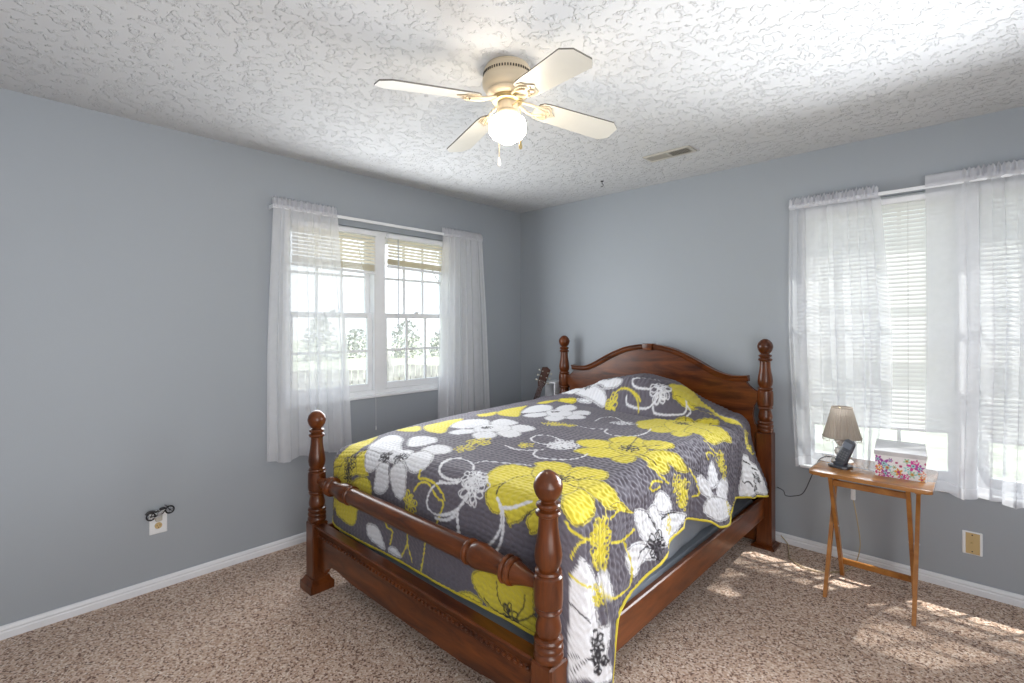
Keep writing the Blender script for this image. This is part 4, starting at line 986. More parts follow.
def make_quilt(step=0.0042):
    verts = []; faces = []; cols = []; base = 0; hem_pts = None
    for gi, (X, Y, Z, U, V) in enumerate(quilt_grids(step)):
        P = np.stack([X, Y, Z], -1)
        du = np.gradient(P, axis=0); dv = np.gradient(P, axis=1); N = np.cross(du, dv)
        N /= np.linalg.norm(N, axis=-1, keepdims=True) + 1e-12
        if gi == 0: N *= np.sign(N[..., 2:3])
        else:
            out = P - np.array([1.4, -1.15, 0.55]); N *= np.sign((N * out).sum(-1, keepdims=True))
        # channel quilting: rows of stitching across the bed, turning with the pillow's front
        pil = sstep(-0.64, -0.58, Y) * sstep(0.95, 1.15, X) * sstep(2.12, 2.0, X) if gi == 0 else 0.0
        wv = V + 0.003 * np.sin(U * 38) + 0.0015 * np.sin(U * 91 + V * 40)
        row = np.abs(np.sin(np.pi * wv / 0.023)); row2 = np.abs(np.sin(np.pi * (U + 0.004 * np.sin(V * 40)) / 0.029))
        h = 0.0038 * (row ** 0.6) * (1 - pil) + 0.0075 * (row2 ** 0.7) * pil
        h = h + 0.0016 * np.sin(U * 210 + 3 * np.sin(V * 60)) * np.sin(V * 150)
        if gi == 1:
            sd = sstep(QXR + 0.02, QXR + 0.06, X)      # the hanging side puckers
            h = h + sd * 0.0030 * np.sin(V * 190 + 60 * (U - V) * 0.6 + 4 * np.sin(U * 30)) * np.sin(U * 120 + 3 * np.sin(V * 35))
            D0 = np.zeros_like(h); D0[:, :2] = 0
        edge = 1.0
        P = P + N * (h - 0.002)[..., None] * edge
        if gi == 1:
            # keep the first row exactly on the top's rim
            T0 = TOPRIM
            P[:, 0, :] = T0(P)
        a, b = P.shape[:2]; idx = np.arange(a * b).reshape(a, b) + base
        f = np.stack([idx[:-1, :-1], idx[1:, :-1], idx[1:, 1:], idx[:-1, 1:]], -1).reshape(-1, 4)
        verts.append(P.reshape(-1, 3)); faces.append(f); base += a * b
        c = quilt_print(U.ravel(), V.ravel())
        cols.append(c)
        if gi == 0:
            top = P
            def TOPRIM(Q):
                nx = top.shape[0]; ny = top.shape[1]; R_ = Q[:, 0, :].copy(); n = R_.shape[0]
                R_[:ny] = top[0, ::-1]; R_[n - ny:] = top[-1, :]
                k = (n - 2 * ny - nx) // 2
                R_[ny:ny + k] = top[0, 0]; R_[ny + k:ny + k + nx] = top[:, 0]; R_[ny + k + nx:n - ny] = top[-1, 0]
                return R_
        else: hem_pts = P[:, -1, :]
    v = np.concatenate(verts); f = np.concatenate(faces); c = np.concatenate(cols)
    me = bpy.data.meshes.new('quilt')
    me.vertices.add(len(v)); me.vertices.foreach_set('co', v.astype(np.float32).ravel())
    me.loops.add(f.size); me.loops.foreach_set('vertex_index', f.astype(np.int32).ravel())
    me.polygons.add(len(f)); me.polygons.foreach_set('loop_start', np.arange(0, f.size, 4, dtype=np.int32))
    me.update(calc_edges=True)
    ca = me.color_attributes.new('print', 'FLOAT_COLOR', 'POINT')
    ca.data.foreach_set('color', np.concatenate([c, np.ones((len(c), 1))], 1).astype(np.float32).ravel())
    bm = bmesh.new(); bm.from_mesh(me); bmesh.ops.remove_doubles(bm, verts=bm.verts, dist=1e-5)
    bmesh.ops.recalc_face_normals(bm, faces=bm.faces); bm.to_mesh(me); bm.free()
    m = bpy.data.materials.new('printed_cotton'); m.use_nodes = True
    n = m.node_tree.nodes; l = m.node_tree.links; p = n['Principled BSDF']
    at = n.new('ShaderNodeAttribute'); at.attribute_name = 'print'
    t = n.new('ShaderNodeTexCoord'); q = n.new('ShaderNodeTexNoise'); q.inputs['Scale'].default_value = 300; q.inputs['Detail'].default_value = 2
    l.new(t.outputs['Object'], q.inputs['Vector'])
    mr = n.new('ShaderNodeMapRange'); mr.inputs[3].default_value = 0.86; mr.inputs[4].default_value = 1.14; l.new(q.outputs['Fac'], mr.inputs[0])
    mx = n.new('ShaderNodeVectorMath'); mx.operation = 'SCALE'; l.new(at.outputs['Color'], mx.inputs[0]); l.new(mr.outputs[0], mx.inputs['Scale'])
    l.new(mx.outputs[0], p.inputs['Base Color']); p.inputs['Roughness'].default_value = 0.75; p.inputs['Specular IOR Level'].default_value = 0.3
    p.inputs['Sheen Weight'].default_value = 0.15
    me.materials.append(m)
    o = bpy.data.objects.new('quilt', me); COL.objects.link(o)
    place(o, None, (1.40, -1.18, 0.75), True, 180)
    tag(o, 'quilted bedspread printed with large yellow and white flowers on charcoal grey', 'quilt')
    b = MB(); hp = hem_pts[::6]; b.tube([tuple(q_) for q_ in hp], 0.0055, 6)
    b.build('binding', mat('yellow_binding', (0.58, 0.47, 0.04), 0.7, noise=0.08), o)
    return o
make_quilt()

# ================================================================== ceiling fan
FX, FY = 1.745, -1.994
fan = thing('ceiling_fan', 'cream hugger ceiling fan with four white blades and a lit glass globe', 'ceiling fan', (FX, FY, 2.44))
T = Matrix.Translation((FX, FY, 0))
m = MB(); m.lathe([(0.086, 2.44), (0.090, 2.434), (0.090, 2.428), (0.096, 2.424), (0.098, 2.418), (0.098, 2.392), (0.101, 2.389), (0.103, 2.380), (0.103, 2.366), (0.099, 2.352), (0.090, 2.341), (0.086, 2.336),
                   (0.088, 2.331), (0.086, 2.326), (0.078, 2.318), (0.070, 2.314), (0, 2.314)], T, 48)
hs = m.build('motor_housing', M['fan'], fan)
m = MB()
for k in range(56):
    a = 2 * math.pi * k / 56; m.box((FX + 0.0985 * math.cos(a), FY + 0.0985 * math.sin(a), 2.402), (0.003, 0.0055, 0.010), Matrix.Rotation(a, 3, 'Z'))
m.build('vent_slots', M['slot'], hs, smooth=False)
m = MB(); m.lathe([(0.060, 2.318), (0.062, 2.308), (0.062, 2.296), (0.056, 2.292), (0, 2.292)], T, 32); m.build('flywheel', M['brass'], fan)
m = MB(); m.lathe([(0.038, 2.296), (0.042, 2.292), (0.043, 2.286), (0.043, 2.258), (0.046, 2.254), (0.048, 2.248), (0.048, 2.240), (0.044, 2.236), (0, 2.236)], T, 32); m.build('switch_housing', M['fan'], fan)
def fan_blade(deg, droop):
    a = R(deg); c, s = math.cos(a), math.sin(a); z0 = 2.290
    pitch = R(-12)
    def tp(r, w, h):                              # r outward, w across the blade, h thickness
        ww = w * math.cos(pitch) - h * math.sin(pitch); hh = w * math.sin(pitch) + h * math.cos(pitch)
        z = z0 - droop * (r - 0.10) + hh
        return Vector((FX + r * c - ww * s, FY + r * s + ww * c, z))
    out = [(0.135, -0.036), (0.150, -0.050), (0.180, -0.055), (0.495, -0.066), (0.535, -0.036), (0.535, 0.036), (0.495, 0.066), (0.180, 0.055), (0.150, 0.050), (0.135, 0.036)]
    m = MB(); m.prism(out, lambda u, v, d: tp(u, v, d), 0.0, 0.006)
    b = m.build('fan_blade', M['blade'], fan, smooth=False)
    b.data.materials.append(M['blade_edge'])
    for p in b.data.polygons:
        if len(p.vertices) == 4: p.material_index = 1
    i = MB()
    plate = [(0.125, -0.022), (0.140, -0.040), (0.165, -0.047), (0.190, -0.040), (0.200, -0.018), (0.225, 0.0), (0.200, 0.018), (0.190, 0.040), (0.165, 0.047), (0.140, 0.040), (0.125, 0.022)]
    i.prism(plate, lambda u, v, d: tp(u, v, d), -0.0045, -0.0005)
    for sg in (-1, 1):
        i.tube([tp(0.050, sg * 0.010, 0.010), tp(0.075, sg * 0.016, 0.006), tp(0.098, sg * 0.024, 0.0), tp(0.118, sg * 0.026, -0.004), tp(0.140, sg * 0.020, -0.006), tp(0.165, sg * 0.010, -0.006)], 0.0062, 8)
        i.tube([tp(0.120, sg * 0.030, -0.005), tp(0.145, sg * 0.036, -0.007), tp(0.172, sg * 0.033, -0.007), tp(0.190, sg * 0.018, -0.007), tp(0.180, sg * 0.006, -0.007)], 0.0035, 6)
    for q, w in ((0.150, -0.030), (0.150, 0.030), (0.195, 0.0)): i.ball(tp(q, w, -0.005), 0.005, 8)
    i.build('blade_iron', M['fan'], b)
for dg, dr in ((-107, 0.10), (-20, 0.14), (70, 0.07), (163, 0.08)): fan_blade(dg, dr)
def lit_glass():
    m = bpy.data.materials.new('lit_opal_glass'); m.use_nodes = True
    p = m.node_tree.nodes['Principled BSDF']; p.inputs['Base Color'].default_value = (0.9, 0.88, 0.82, 1); p.inputs['Roughness'].default_value = 0.2
    p.inputs['Emission Color'].default_value = (1.0, 0.85, 0.64, 1); p.inputs['Emission Strength'].default_value = LAMP
    t = m.node_tree.nodes.new('ShaderNodeTexNoise'); t.inputs['Scale'].default_value = 3
    r = m.node_tree.nodes.new('ShaderNodeMapRange'); r.inputs[3].default_value = 0.18; r.inputs[4].default_value = 0.24
    m.node_tree.links.new(t.outputs['Fac'], r.inputs[0]); m.node_tree.links.new(r.outputs[0], p.inputs['Roughness'])
    return m
LAMP = 24.0
M['globe'] = lit_glass()
m = MB(); m.lathe([(0.040, 2.243), (0.044, 2.238), (0.060, 2.232), (0.071, 2.222), (0.076, 2.205), (0.076, 2.180), (0.073, 2.166), (0.062, 2.152), (0.045, 2.143), (0.036, 2.136), (0.022, 2.127), (0, 2.124)], T, 40)
m.build('glass_globe', M['globe'], fan)
def chain(dx, dy, z0, z1, fobm):
    m = MB(); n = int((z0 - z1) / 0.0045)
    for k in range(n): m.ball((FX + dx, FY + dy, z0 - k * 0.0045), 0.0019, 6)
    ch = m.build('pull_chain', M['brass'], fan)
    f = MB(); f.lathe([(0, z1 + 0.004), (0.003, z1 + 0.002), (0.004, z1 - 0.008), (0.0075, z1 - 0.022), (0.007, z1 - 0.030), (0.003, z1 - 0.034), (0, z1 - 0.035)], Matrix.Translation((FX + dx, FY + dy, 0)), 12)
    f.build('fob', fobm, ch)
chain(0.099, -0.030, 2.262, 2.105, M['brass']); chain(-0.077, 0.028, 2.262, 2.090, M['ceramic'])
for dx, dy in ((0.099, -0.030), (-0.077, 0.028)):
    m = MB(); L_ = math.hypot(dx, dy); m.tube([(FX + dx * 0.04 / L_, FY + dy * 0.04 / L_, 2.268), (FX + dx * 0.8, FY + dy * 0.8, 2.268), (FX + dx, FY + dy, 2.261)], 0.0025, 6); m.build('chain_arm', M['brass'], fan)

# ------------------------------------------------------------------ ceiling register and hook
vx0, vx1, vy0, vy1 = 1.610, 1.910, -0.625, -0.503
vent = thing('ceiling_vent', 'small louvred air vent in the ceiling above the bed head', 'vent', ((vx0 + vx1) / 2, (vy0 + vy1) / 2, 2.44))
m = MB(); fr = 0.020
for b in ((vx0, vx1, vy0, vy0 + fr), (vx0, vx1, vy1 - fr, vy1), (vx0, vx0 + fr, vy0 + fr, vy1 - fr), (vx1 - fr, vx1, vy0 + fr, vy1 - fr), (1.754, 1.768, vy0 + fr, vy1 - fr)):
    m.bx(*b, 2.431, 2.44, bevel=0.003)
m.build('vent_frame', M['vent'], vent, smooth=False)
M['duct'] = mat('dark_duct', (0.045, 0.040, 0.030), 0.8, noise=0.2)
m = MB(); m.bx(vx0 + 0.01, vx1 - 0.01, vy0 + 0.01, vy1 - 0.01, 2.4385, 2.4395); m.build('duct_back', M['duct'], vent, smooth=False)
m = MB()
for k in range(10): m.box((vx0 + fr + 0.006 + k * 0.0135, (vy0 + vy1) / 2, 2.4345), (0.0012, vy1 - vy0 - 2 * fr, 0.011), Matrix.Rotation(R(58), 3, 'Y'))
for k in range(10): m.box((1.774 + k * 0.0128, (vy0 + vy1) / 2, 2.4345), (0.0012, vy1 - vy0 - 2 * fr, 0.009), Matrix.Rotation(R(-12), 3, 'Y'))
m.build('louvres', M['vent'], vent, smooth=False)
m = MB(); m.cyl((1.138, -0.358, 2.4399), (1.138, -0.358, 2.434), 0.012, 0.009, 12)
m.tube([(1.138, -0.358, 2.435), (1.138, -0.358, 2.418)] + [(1.138 + 0.010 * math.sin(t), -0.358, 2.408 + 0.010 * math.cos(t)) for t in np.linspace(0.2, 4.4, 12)], 0.0022, 8)
tag(m.build('ceiling_hook', M['blackmetal'], loc=(1.138, -0.358, 2.44)), 'tiny metal screw hook in the ceiling near the room corner', 'hook')

# ================================================================== folding tray table
TX0, TX1, TY0, TY1, TZ = 2.516, 3.001, -0.602, -0.176, 0.640
table = thing('tray_table', 'small folding wooden tray table with crossed legs under the right window', 'table', (2.76, -0.39, 0))
poly = []
for cx_, cy_, a0 in ((TX1 - .025, TY1 - .025, 0), (TX0 + .025, TY1 - .025, 90), (TX0 + .025, TY0 + .025, 180), (TX1 - .025, TY0 + .025, 270)):
    for k in range(6): a = R(a0 + 18 * k); poly.append((cx_ + .025 * math.cos(a), cy_ + .025 * math.sin(a)))
m = MB(); m.prism(poly, lambda u, v, d: Vector((u, v, d)), TZ - 0.018, TZ, 0.003); top = m.build('tabletop', M['oak_top'], table, smooth=True, angle=30)
for xx in (TX0 + 0.055, TX1 - 0.055):
    m = MB(); m.bx(xx - 0.013, xx + 0.013, TY0 + 0.05, TY1 - 0.05, TZ - 0.036, TZ - 0.018, bevel=0.003); m.build('cleat', M['oak'], top, smooth=False)
def leg(x, y0, z0, y1, z1):
    m = MB(); d = Vector((0, y1 - y0, z1 - z0)).normalized()
    p0 = Vector((x, y0, z0)); p1 = Vector((x, y1, z1))
    w = 0.030; t = 0.017
    cut = w / 2 / abs(d.z)
    vs = []
    for p in (p0, p1):
        for sx_ in (-1, 1):
            for sy_ in (-1, 1): vs.append(m.bm.verts.new((x + sx_ * t / 2, p.y + sy_ * cut, p.z)))
    q = vs
    for f in ((0, 1, 3, 2), (4, 6, 7, 5), (0, 4, 5, 1), (2, 3, 7, 6), (0, 2, 6, 4), (1, 5, 7, 3)): m.bm.faces.new([q[i] for i in f])
    return m.build('leg', M['oak'], table, smooth=False)
for sgn, xo, xi in ((-1, 2.579, 2.600), (1, 2.930, 2.909)):
    leg(xo, -0.541, 0.0, -0.232, TZ - 0.020)
    leg(xi, -0.222, 0.0, -0.532, TZ - 0.020)
    c = MB(); c.cyl((min(xo, xi) - 0.012, -0.383, 0.318), (max(xo, xi) + 0.012, -0.383, 0.318), 0.005, seg=10); c.build('pivot_bolt', M['chrome'], table)
m = MB(); m.bx(2.600, 2.909, -0.266, -0.248, 0.075, 0.105, bevel=0.003); m.build('stretcher', M['oak'], table, smooth=False)
m = MB(); m.bx(2.600, 2.909, -0.510, -0.494, 0.560, 0.590, bevel=0.003); m.build('stretcher', M['oak'], table, smooth=False)

# ------------------------------------------------------------------ table lamp
LX, LY = 2.612, -0.300
lamp = thing('table_lamp', 'small ceramic table lamp with a pleated beige shade and bead fringe', 'lamp', (LX, LY, TZ))
T = Matrix.Translation((LX, LY, TZ))
m = MB(); m.lathe([(0.050, 0), (0.052, 0.006), (0.046, 0.012), (0.024, 0.018), (0.020, 0.026), (0.030, 0.040), (0.036, 0.056), (0.031, 0.072), (0.018, 0.082), (0.017, 0.088), (0.028, 0.098), (0.035, 0.112), (0.031, 0.128), (0.018, 0.138), (0.014, 0.150), (0.012, 0.165), (0, 0.165)], T, 28)
m.build('lamp_base', M['ceramic'], lamp)
m = MB(); m.cyl((LX, LY, TZ + 0.163), (LX, LY, TZ + 0.215), 0.013, 0.013, 14); m.ball((LX, LY, TZ + 0.245), 0.026, 14); m.build('bulb_socket', M['ceramic'], lamp)
M['shade'] = thin_cloth('pleated_beige_cloth', (0.43, 0.375, 0.32), 0.0, 0.25)
def shade_pt(u, v):
    r = lerp(0.088, 0.047, v ** 0.92); a = u * 2 * math.pi; pl = abs(math.sin(a * 15)) ** 0.7
    r *= 1 + 0.055 * (pl - 0.5)
    return Vector((LX + r * math.cos(a), LY + r * math.sin(a), TZ + 0.135 + 0.158 * v))
m = MB(); m.grid(shade_pt, 300, 10); sh = m.build('lamp_shade', M['shade'], lamp, angle=180)
for v_, r_ in ((0.0, 0.0035), (1.0, 0.003)):
    m = MB(); R_ = lerp(0.088, 0.047, v_); m.tube([(LX + R_ * math.cos(a), LY + R_ * math.sin(a), TZ + 0.135 + 0.158 * v_) for a in np.linspace(0, 2 * math.pi, 49)[:-1]], r_, 6, True)
    m.build('shade_trim', M['shade'], sh)
m = MB()
for k in range(30):
    a = 2 * math.pi * k / 30; x, y = LX + 0.088 * math.cos(a), LY + 0.088 * math.sin(a); L_ = 0.011 + 0.004 * (k % 2)
    m.cyl((x, y, TZ + 0.135), (x, y, TZ + 0.135 - L_), 0.0008, seg=5); m.ball((x, y, TZ + 0.132 - L_), 0.0038, 8)
m.build('bead_fringe', M['ceramic'], sh)
m = MB()
for k in range(3):
    a = 2 * math.pi * k / 3; m.tube([(LX + 0.012 * math.cos(a), LY + 0.012 * math.sin(a), TZ + 0.285), (LX + 0.046 * math.cos(a), LY + 0.046 * math.sin(a), TZ + 0.290)], 0.0015, 6)
m.tube([(LX, LY, TZ + 0.268), (LX, LY, TZ + 0.287)], 0.0035, 8); m.build('shade_spider', M['brass'], sh)
# its cord drops behind the table, through a switch, to the floor and along to the bed
def smooth_path(pts, n=8): return dense(pts, n)
m = MB(); m.tube(smooth_path([(LX + 0.02, LY + 0.045, TZ + 0.006), (2.638, -0.205, TZ + 0.006), (2.634, -0.160, TZ - 0.004), (2.632, -0.140, 0.57), (2.634, -0.13, 0.47)]), 0.0026, 6)
m.tube(smooth_path([(2.636, -0.128, 0.395), (2.654, -0.12, 0.27), (2.664, -0.11, 0.14), (2.642, -0.12, 0.03), (2.610, -0.17, 0.006), (2.57, -0.232, 0.006), (2.50, -0.295, 0.006), (2.42, -0.295, 0.006), (2.34, -0.228, 0.006), (2.31, -0.13, 0.006), (2.285, -0.06, 0.02), (2.24, -0.03, 0.05)]), 0.0030, 6)
m.build('power_cord', M['cord_tan'], lamp)
m = MB(); m.box((2.635, -0.129, 0.432), (0.022, 0.014, 0.075), bevel=0.005, seg=2); m.build('cord_switch', M['plate'], lamp)

# ------------------------------------------------------------------ cordless phone in its cradle
ph = thing('cordless_phone', 'dark cordless phone standing in its cradle in front of the lamp', 'phone', (2.627, -0.424, TZ))
rot = Matrix.Rotation(R(-18), 3, 'Z')
base_c = Vector((2.627, -0.424, TZ))
def L2W(x, y, z): return base_c + rot @ Vector((x, y, z))
poly = [(-0.045, -0.032), (-0.030, -0.045), (0.030, -0.045), (0.045, -0.032), (0.045, 0.030), (0.030, 0.045), (-0.030, 0.045), (-0.045, 0.030)]
m = MB(); m.prism(poly, lambda u, v, d: L2W(u, v, d), 0.0, 0.013, 0.003)
m.prism([(-0.026, -0.022), (0.026, -0.022), (0.026, 0.020), (-0.026, 0.020)], lambda u, v, d: L2W(u, v, d), 0.012, 0.028, 0.004)
m.build('cradle', M['phone'], ph)
lean = rot @ Matrix.Rotation(R(17), 3, 'Y') @ Matrix.Rotation(R(-14), 3, 'X')
o_ = L2W(0.0, -0.002, 0.022)
def H2W(x, y, z): return o_ + lean @ Vector((x, y, z))
poly = [(-0.024, 0.0), (0.024, 0.0), (0.027, 0.015), (0.026, 0.105), (0.022, 0.122), (0.012, 0.130), (-0.012, 0.130), (-0.022, 0.122), (-0.026, 0.105), (-0.027, 0.015)]
m = MB(); m.prism(poly, lambda u, v, d: H2W(u, d, v), -0.012, 0.012, 0.004); hd = m.build('handset', M['phone'], ph)
M['phone_face'] = mat('grey_screen', (0.16, 0.18, 0.22), 0.15, noise=0.05, coat=0.5)
m = MB(); m.prism([(-0.019, 0.082), (0.019, 0.082), (0.019, 0.113), (-0.019, 0.113)], lambda u, v, d: H2W(u, d, v), -0.0132, -0.0115); m.build('screen', M['phone_face'], hd, smooth=False)
M['key'] = mat('grey_key', (0.12, 0.125, 0.14), 0.4, noise=0.05)
for r_ in range(4):
    for c_ in range(3):
        m = MB(); x, z = -0.013 + c_ * 0.013, 0.024 + r_ * 0.013
        m.prism([(x - .0045, z - .004), (x + .0045, z - .004), (x + .0045, z + .004), (x - .0045, z + .004)], lambda u, v, d: H2W(u, d, v), -0.0135, -0.0118); m.build('key', M['key'], hd, smooth=False)
m = MB(); m.tube(smooth_path([tuple(L2W(-0.03, 0.046, 0.007)), (2.585, -0.33, TZ + 0.02), (2.547, -0.300, TZ + 0.016), (2.518, -0.33, TZ + 0.006), (2.500, -0.355, TZ - 0.03), (2.478, -0.345, 0.545), (2.42, -0.27, 0.42), (2.35, -0.18, 0.363), (2.29, -0.115, 0.335), (2.262, -0.06, 0.345), (2.22, -0.03, 0.35)]), 0.0024, 6)
m.build('phone_cord', M['black'], ph)

# ------------------------------------------------------------------ flowered box
bc = Vector((2.861, -0.314, TZ)); brot = Matrix.Rotation(R(5), 3, 'Z'); BW, BD, BH = 0.198, 0.300, 0.124
box = thing('keepsake_box', 'white cardboard box printed with bright flowers on the tray table', 'box', bc)
def B2W(x, y, z): return bc + brot @ Vector((x, y, z))
def print_mat():
    """flowers of several colours scattered on white, from cells"""
    m = bpy.data.materials.new('flower_print_card'); m.use_nodes = True
    n = m.node_tree.nodes; l = m.node_tree.links; p = n['Principled BSDF']
    t = n.new('ShaderNodeTexCoord')
    at = n.new('ShaderNodeAttribute'); at.attribute_name = 'print'
    q = n.new('ShaderNodeTexNoise'); q.inputs['Scale'].default_value = 90; l.new(t.outputs['Object'], q.inputs['Vector'])
    mr = n.new('ShaderNodeMapRange'); mr.inputs[3].default_value = 0.92; mr.inputs[4].default_value = 1.08; l.new(q.outputs['Fac'], mr.inputs[0])
    mx = n.new('ShaderNodeVectorMath'); mx.operation = 'SCALE'; l.new(at.outputs['Color'], mx.inputs[0]); l.new(mr.outputs[0], mx.inputs['Scale'])
    l.new(mx.outputs[0], p.inputs['Base Color']); p.inputs['Roughness'].default_value = 0.35
    return m
BXF = [(0.000, 0.30, 'P', .022), (0.05, 0.80, 'V', .020), (0.17, 0.62, 'V', .026), (0.085, 0.40, 'O', .018), (0.24, 0.44, 'A', .021), (0.20, 0.16, 'V', .022), (0.12, 0.10, 'P', .015), (0.30, 0.80, 'V', .012), (0.42, 0.72, 'W2', .016),
       (0.36, 0.20, 'G', .014), (0.46, 0.30, 'O', .019), (0.52, 0.10, 'P', .017), (0.62, 0.14, 'M', .015), (0.50, 0.58, 'W2', .018), (0.62, 0.85, 'G', .015), (0.64, 0.48, 'A', .019), (0.74, 0.66, 'M', .026), (0.86, 0.58, 'V', .020), (0.80, 0.84, 'M', .014),
       (0.72, 0.26, 'G', .018), (0.85, 0.33, 'A', .014), (0.94, 0.30, 'S', .020), (0.90, 0.08, 'O', .014), (0.97, 0.82, 'W2', .016), (0.30, 0.02, 'M', .014), (0.38, 0.50, 'G', .010)]
BC = {'P': (0.50, 0.03, 0.16), 'V': (0.33, 0.05, 0.30), 'O': (0.66, 0.28, 0.03), 'A': (0.30, 0.58, 0.60), 'G': (0.30, 0.50, 0.36), 'M': (0.56, 0.04, 0.27), 'S': (0.70, 0.32, 0.22), 'W2': (0.72, 0.70, 0.72)}
def box_print(u, v, w):
    col = np.tile(np.array((0.74, 0.73, 0.74)), (u.size, 1))
    for k, (fx, fz, c, r) in enumerate(BXF):
        dx = u - fx * w; dz = v - fz * 0.100; d = np.hypot(dx, dz); a = np.arctan2(dz, dx)
        pet = r * (0.72 + 0.28 * np.cos((5 + k % 2) * a + k))
        f = d < pet; col[f] = BC[c]
        f = (d < r * 0.34); col[f] = BC['A' if c in 'MPV' else 'O' if c in ('A', 'G') else 'P'] if k % 3 else (0.78, 0.76, 0.74)
        f = d < r * 0.14; col[f] = (0.10, 0.08, 0.10)
    return col
m = MB(); NX, NZ, NY = 110, 46, 100; lay = m.bm.verts.layers.float_color.new('print')
def side(fn, nu, w, shift):
    us = np.linspace(0, 1, nu + 1); vs = np.linspace(0, 1, NZ + 1)
    V = [[m.bm.verts.new(fn(a, b)) for b in vs] for a in us]
    uu, vv = np.meshgrid((us * w + shift) % 0.2021, vs * 0.102, indexing='ij'); c = box_print(uu.ravel(), vv.ravel(), 0.202).reshape(nu + 1, NZ + 1, 3)
    for i in range(nu + 1):
        for j in range(NZ + 1): V[i][j][lay] = (*c[i, j], 1)
    for i in range(nu):
        for j in range(NZ): m.bm.faces.new((V[i][j], V[i + 1][j], V[i + 1][j + 1], V[i][j + 1]))
hx_, hy_, ht = BW / 2 - 0.003, BD / 2 - 0.003, 0.104
side(lambda a, b: B2W(-hx_ + 2 * hx_ * a, -hy_, ht * b), NX, BW, 0)
side(lambda a, b: B2W(hx_, -hy_ + 2 * hy_ * a, ht * b), NY, BD, 0.06)
side(lambda a, b: B2W(hx_ - 2 * hx_ * a, hy_, ht * b), NX, BW, 0.11)
side(lambda a, b: B2W(-hx_, hy_ - 2 * hy_ * a, ht * b), NY, BD, 0.15)
for z in (0.0, ht): 
    v = [m.bm.verts.new(B2W(a * hx_, b * hy_, z)) for a, b in ((-1, -1), (1, -1), (1, 1), (-1, 1))]
    for q in v: q[lay] = (0.7, 0.7, 0.7, 1)
    m.bm.faces.new(v)
m.build('box_body', print_mat(), box, smooth=False)
def lid_mat():
    m = mat('pale_streaked_card', (0.50, 0.485, 0.50), 0.3, noise=0.14, nscale=14)
    return m
m = MB(); m.box(B2W(0, 0, BH - 0.003), (BW + 0.004, BD + 0.004, 0.006), brot, 0.002)
for a, b, sx_, sy_ in ((0, -1, BW + 0.004, 0.004), (0, 1, BW + 0.004, 0.004), (-1, 0, 0.004, BD - 0.004), (1, 0, 0.004, BD - 0.004)):
    m.box(B2W(a * BW / 2, b * BD / 2, BH - 0.0115), (sx_, sy_, 0.017), brot)
m.build('lid', lid_mat(), box, smooth=False)

# ================================================================== wall plates and the motorcycle ornament
def plate(name, mp, s, z, w, h, label, cat):
    t = thing(name, label, cat, mp(s, 0, z))
    m = MB(); p = mp(s - w / 2, -0.006, z - h / 2); q = mp(s + w / 2, 0, z + h / 2); m.bx(p[0], q[0], p[1], q[1], z - h / 2, z + h / 2, bevel=0.003)
    m.build('cover_plate', M['plate'], t, smooth=False); return t
ot = plate('wall_outlet', mapL, -2.846, 0.352, 0.079, 0.124, 'white wall outlet low on the left wall under a wire motorcycle', 'outlet')
for zc in (0.333, 0.371):
    m = MB(); m.lathe([(0.0165, 0), (0.0165, 0.003), (0.0150, 0.0042), (0, 0.0042)], Matrix.Translation((0.005, -2.846, zc)) @ Matrix.Rotation(R(90), 4, 'Y'), 24); rc = m.build('receptacle', M['tan'], ot)
    m = MB()
    for dy, hh in ((-0.0062, 0.009), (0.0062, 0.007)): m.bx(0.0085, 0.0097, -2.846 + dy - 0.0011, -2.846 + dy + 0.0011, zc + 0.002 - hh / 2, zc + 0.002 + hh / 2)
    m.ball((0.0088, -2.846, zc - 0.009), 0.0026, 8); m.build('slots', M['slot'], rc, smooth=False)
jk = plate('cable_wall_plate', mapR, 3.123, 0.258, 0.078, 0.118, 'metal framed cable jack plate low on the right wall', 'wall plate')
m = MB(); m.bx(3.098, 3.152, -0.0075, -0.0055, 0.204, 0.310, bevel=0.0008); m.build('tan_insert', M['tan'], jk, smooth=False)
m = MB(); m.cyl((3.123, -0.006, 0.258), (3.123, -0.018, 0.258), 0.0055, 0.0048, 12); m.build('jack', M['brass'], jk)
for z in (0.216, 0.300):
    m = MB(); m.cyl((3.123, -0.006, z), (3.123, -0.0090, z), 0.0035, 0.003, 10); m.build('screw', M['slot'], jk)

mo = thing('motorcycle_ornament', 'small black wire motorcycle ornament above the left wall outlet', 'ornament', (0.020, -2.842, 0.384))
OX, OY, OZ = 0.026, -2.842, 0.405
def wp(s, z, d=0.0): return Vector((OX + d, OY + s, OZ + z))
def ring(m, s, z, r, w, n=28): m.tube([wp(s + r * math.cos(a), z + r * math.sin(a)) for a in np.linspace(0, 2 * math.pi, n + 1)[:-1]], w, 8, True)
for s, z in ((-0.040, -0.012), (0.043, 0.004)):
    m = MB(); ring(m, s, z, 0.0185, 0.0036)
    for k in range(6): a = k * math.pi / 3 + .3; m.tube([wp(s, z), wp(s + 0.017 * math.cos(a), z + 0.017 * math.sin(a))], 0.0007, 5)
    m.ball(wp(s, z), 0.0042, 10); m.build('wheel', M['blackmetal'], mo)
m = MB(); m.tube([wp(-0.040, -0.012), wp(-0.016, -0.014), wp(0.010, -0.010), wp(0.026, 0.012), wp(0.030, 0.020)], 0.0022, 6)
m.tube([wp(-0.040, -0.012), wp(-0.030, 0.008), wp(-0.012, 0.006), wp(0.026, 0.016)], 0.0022, 6)
m.tube([wp(0.043, 0.004), wp(0.034, 0.018), wp(0.026, 0.030)], 0.0020, 6); m.build('frame', M['blackmetal'], mo)
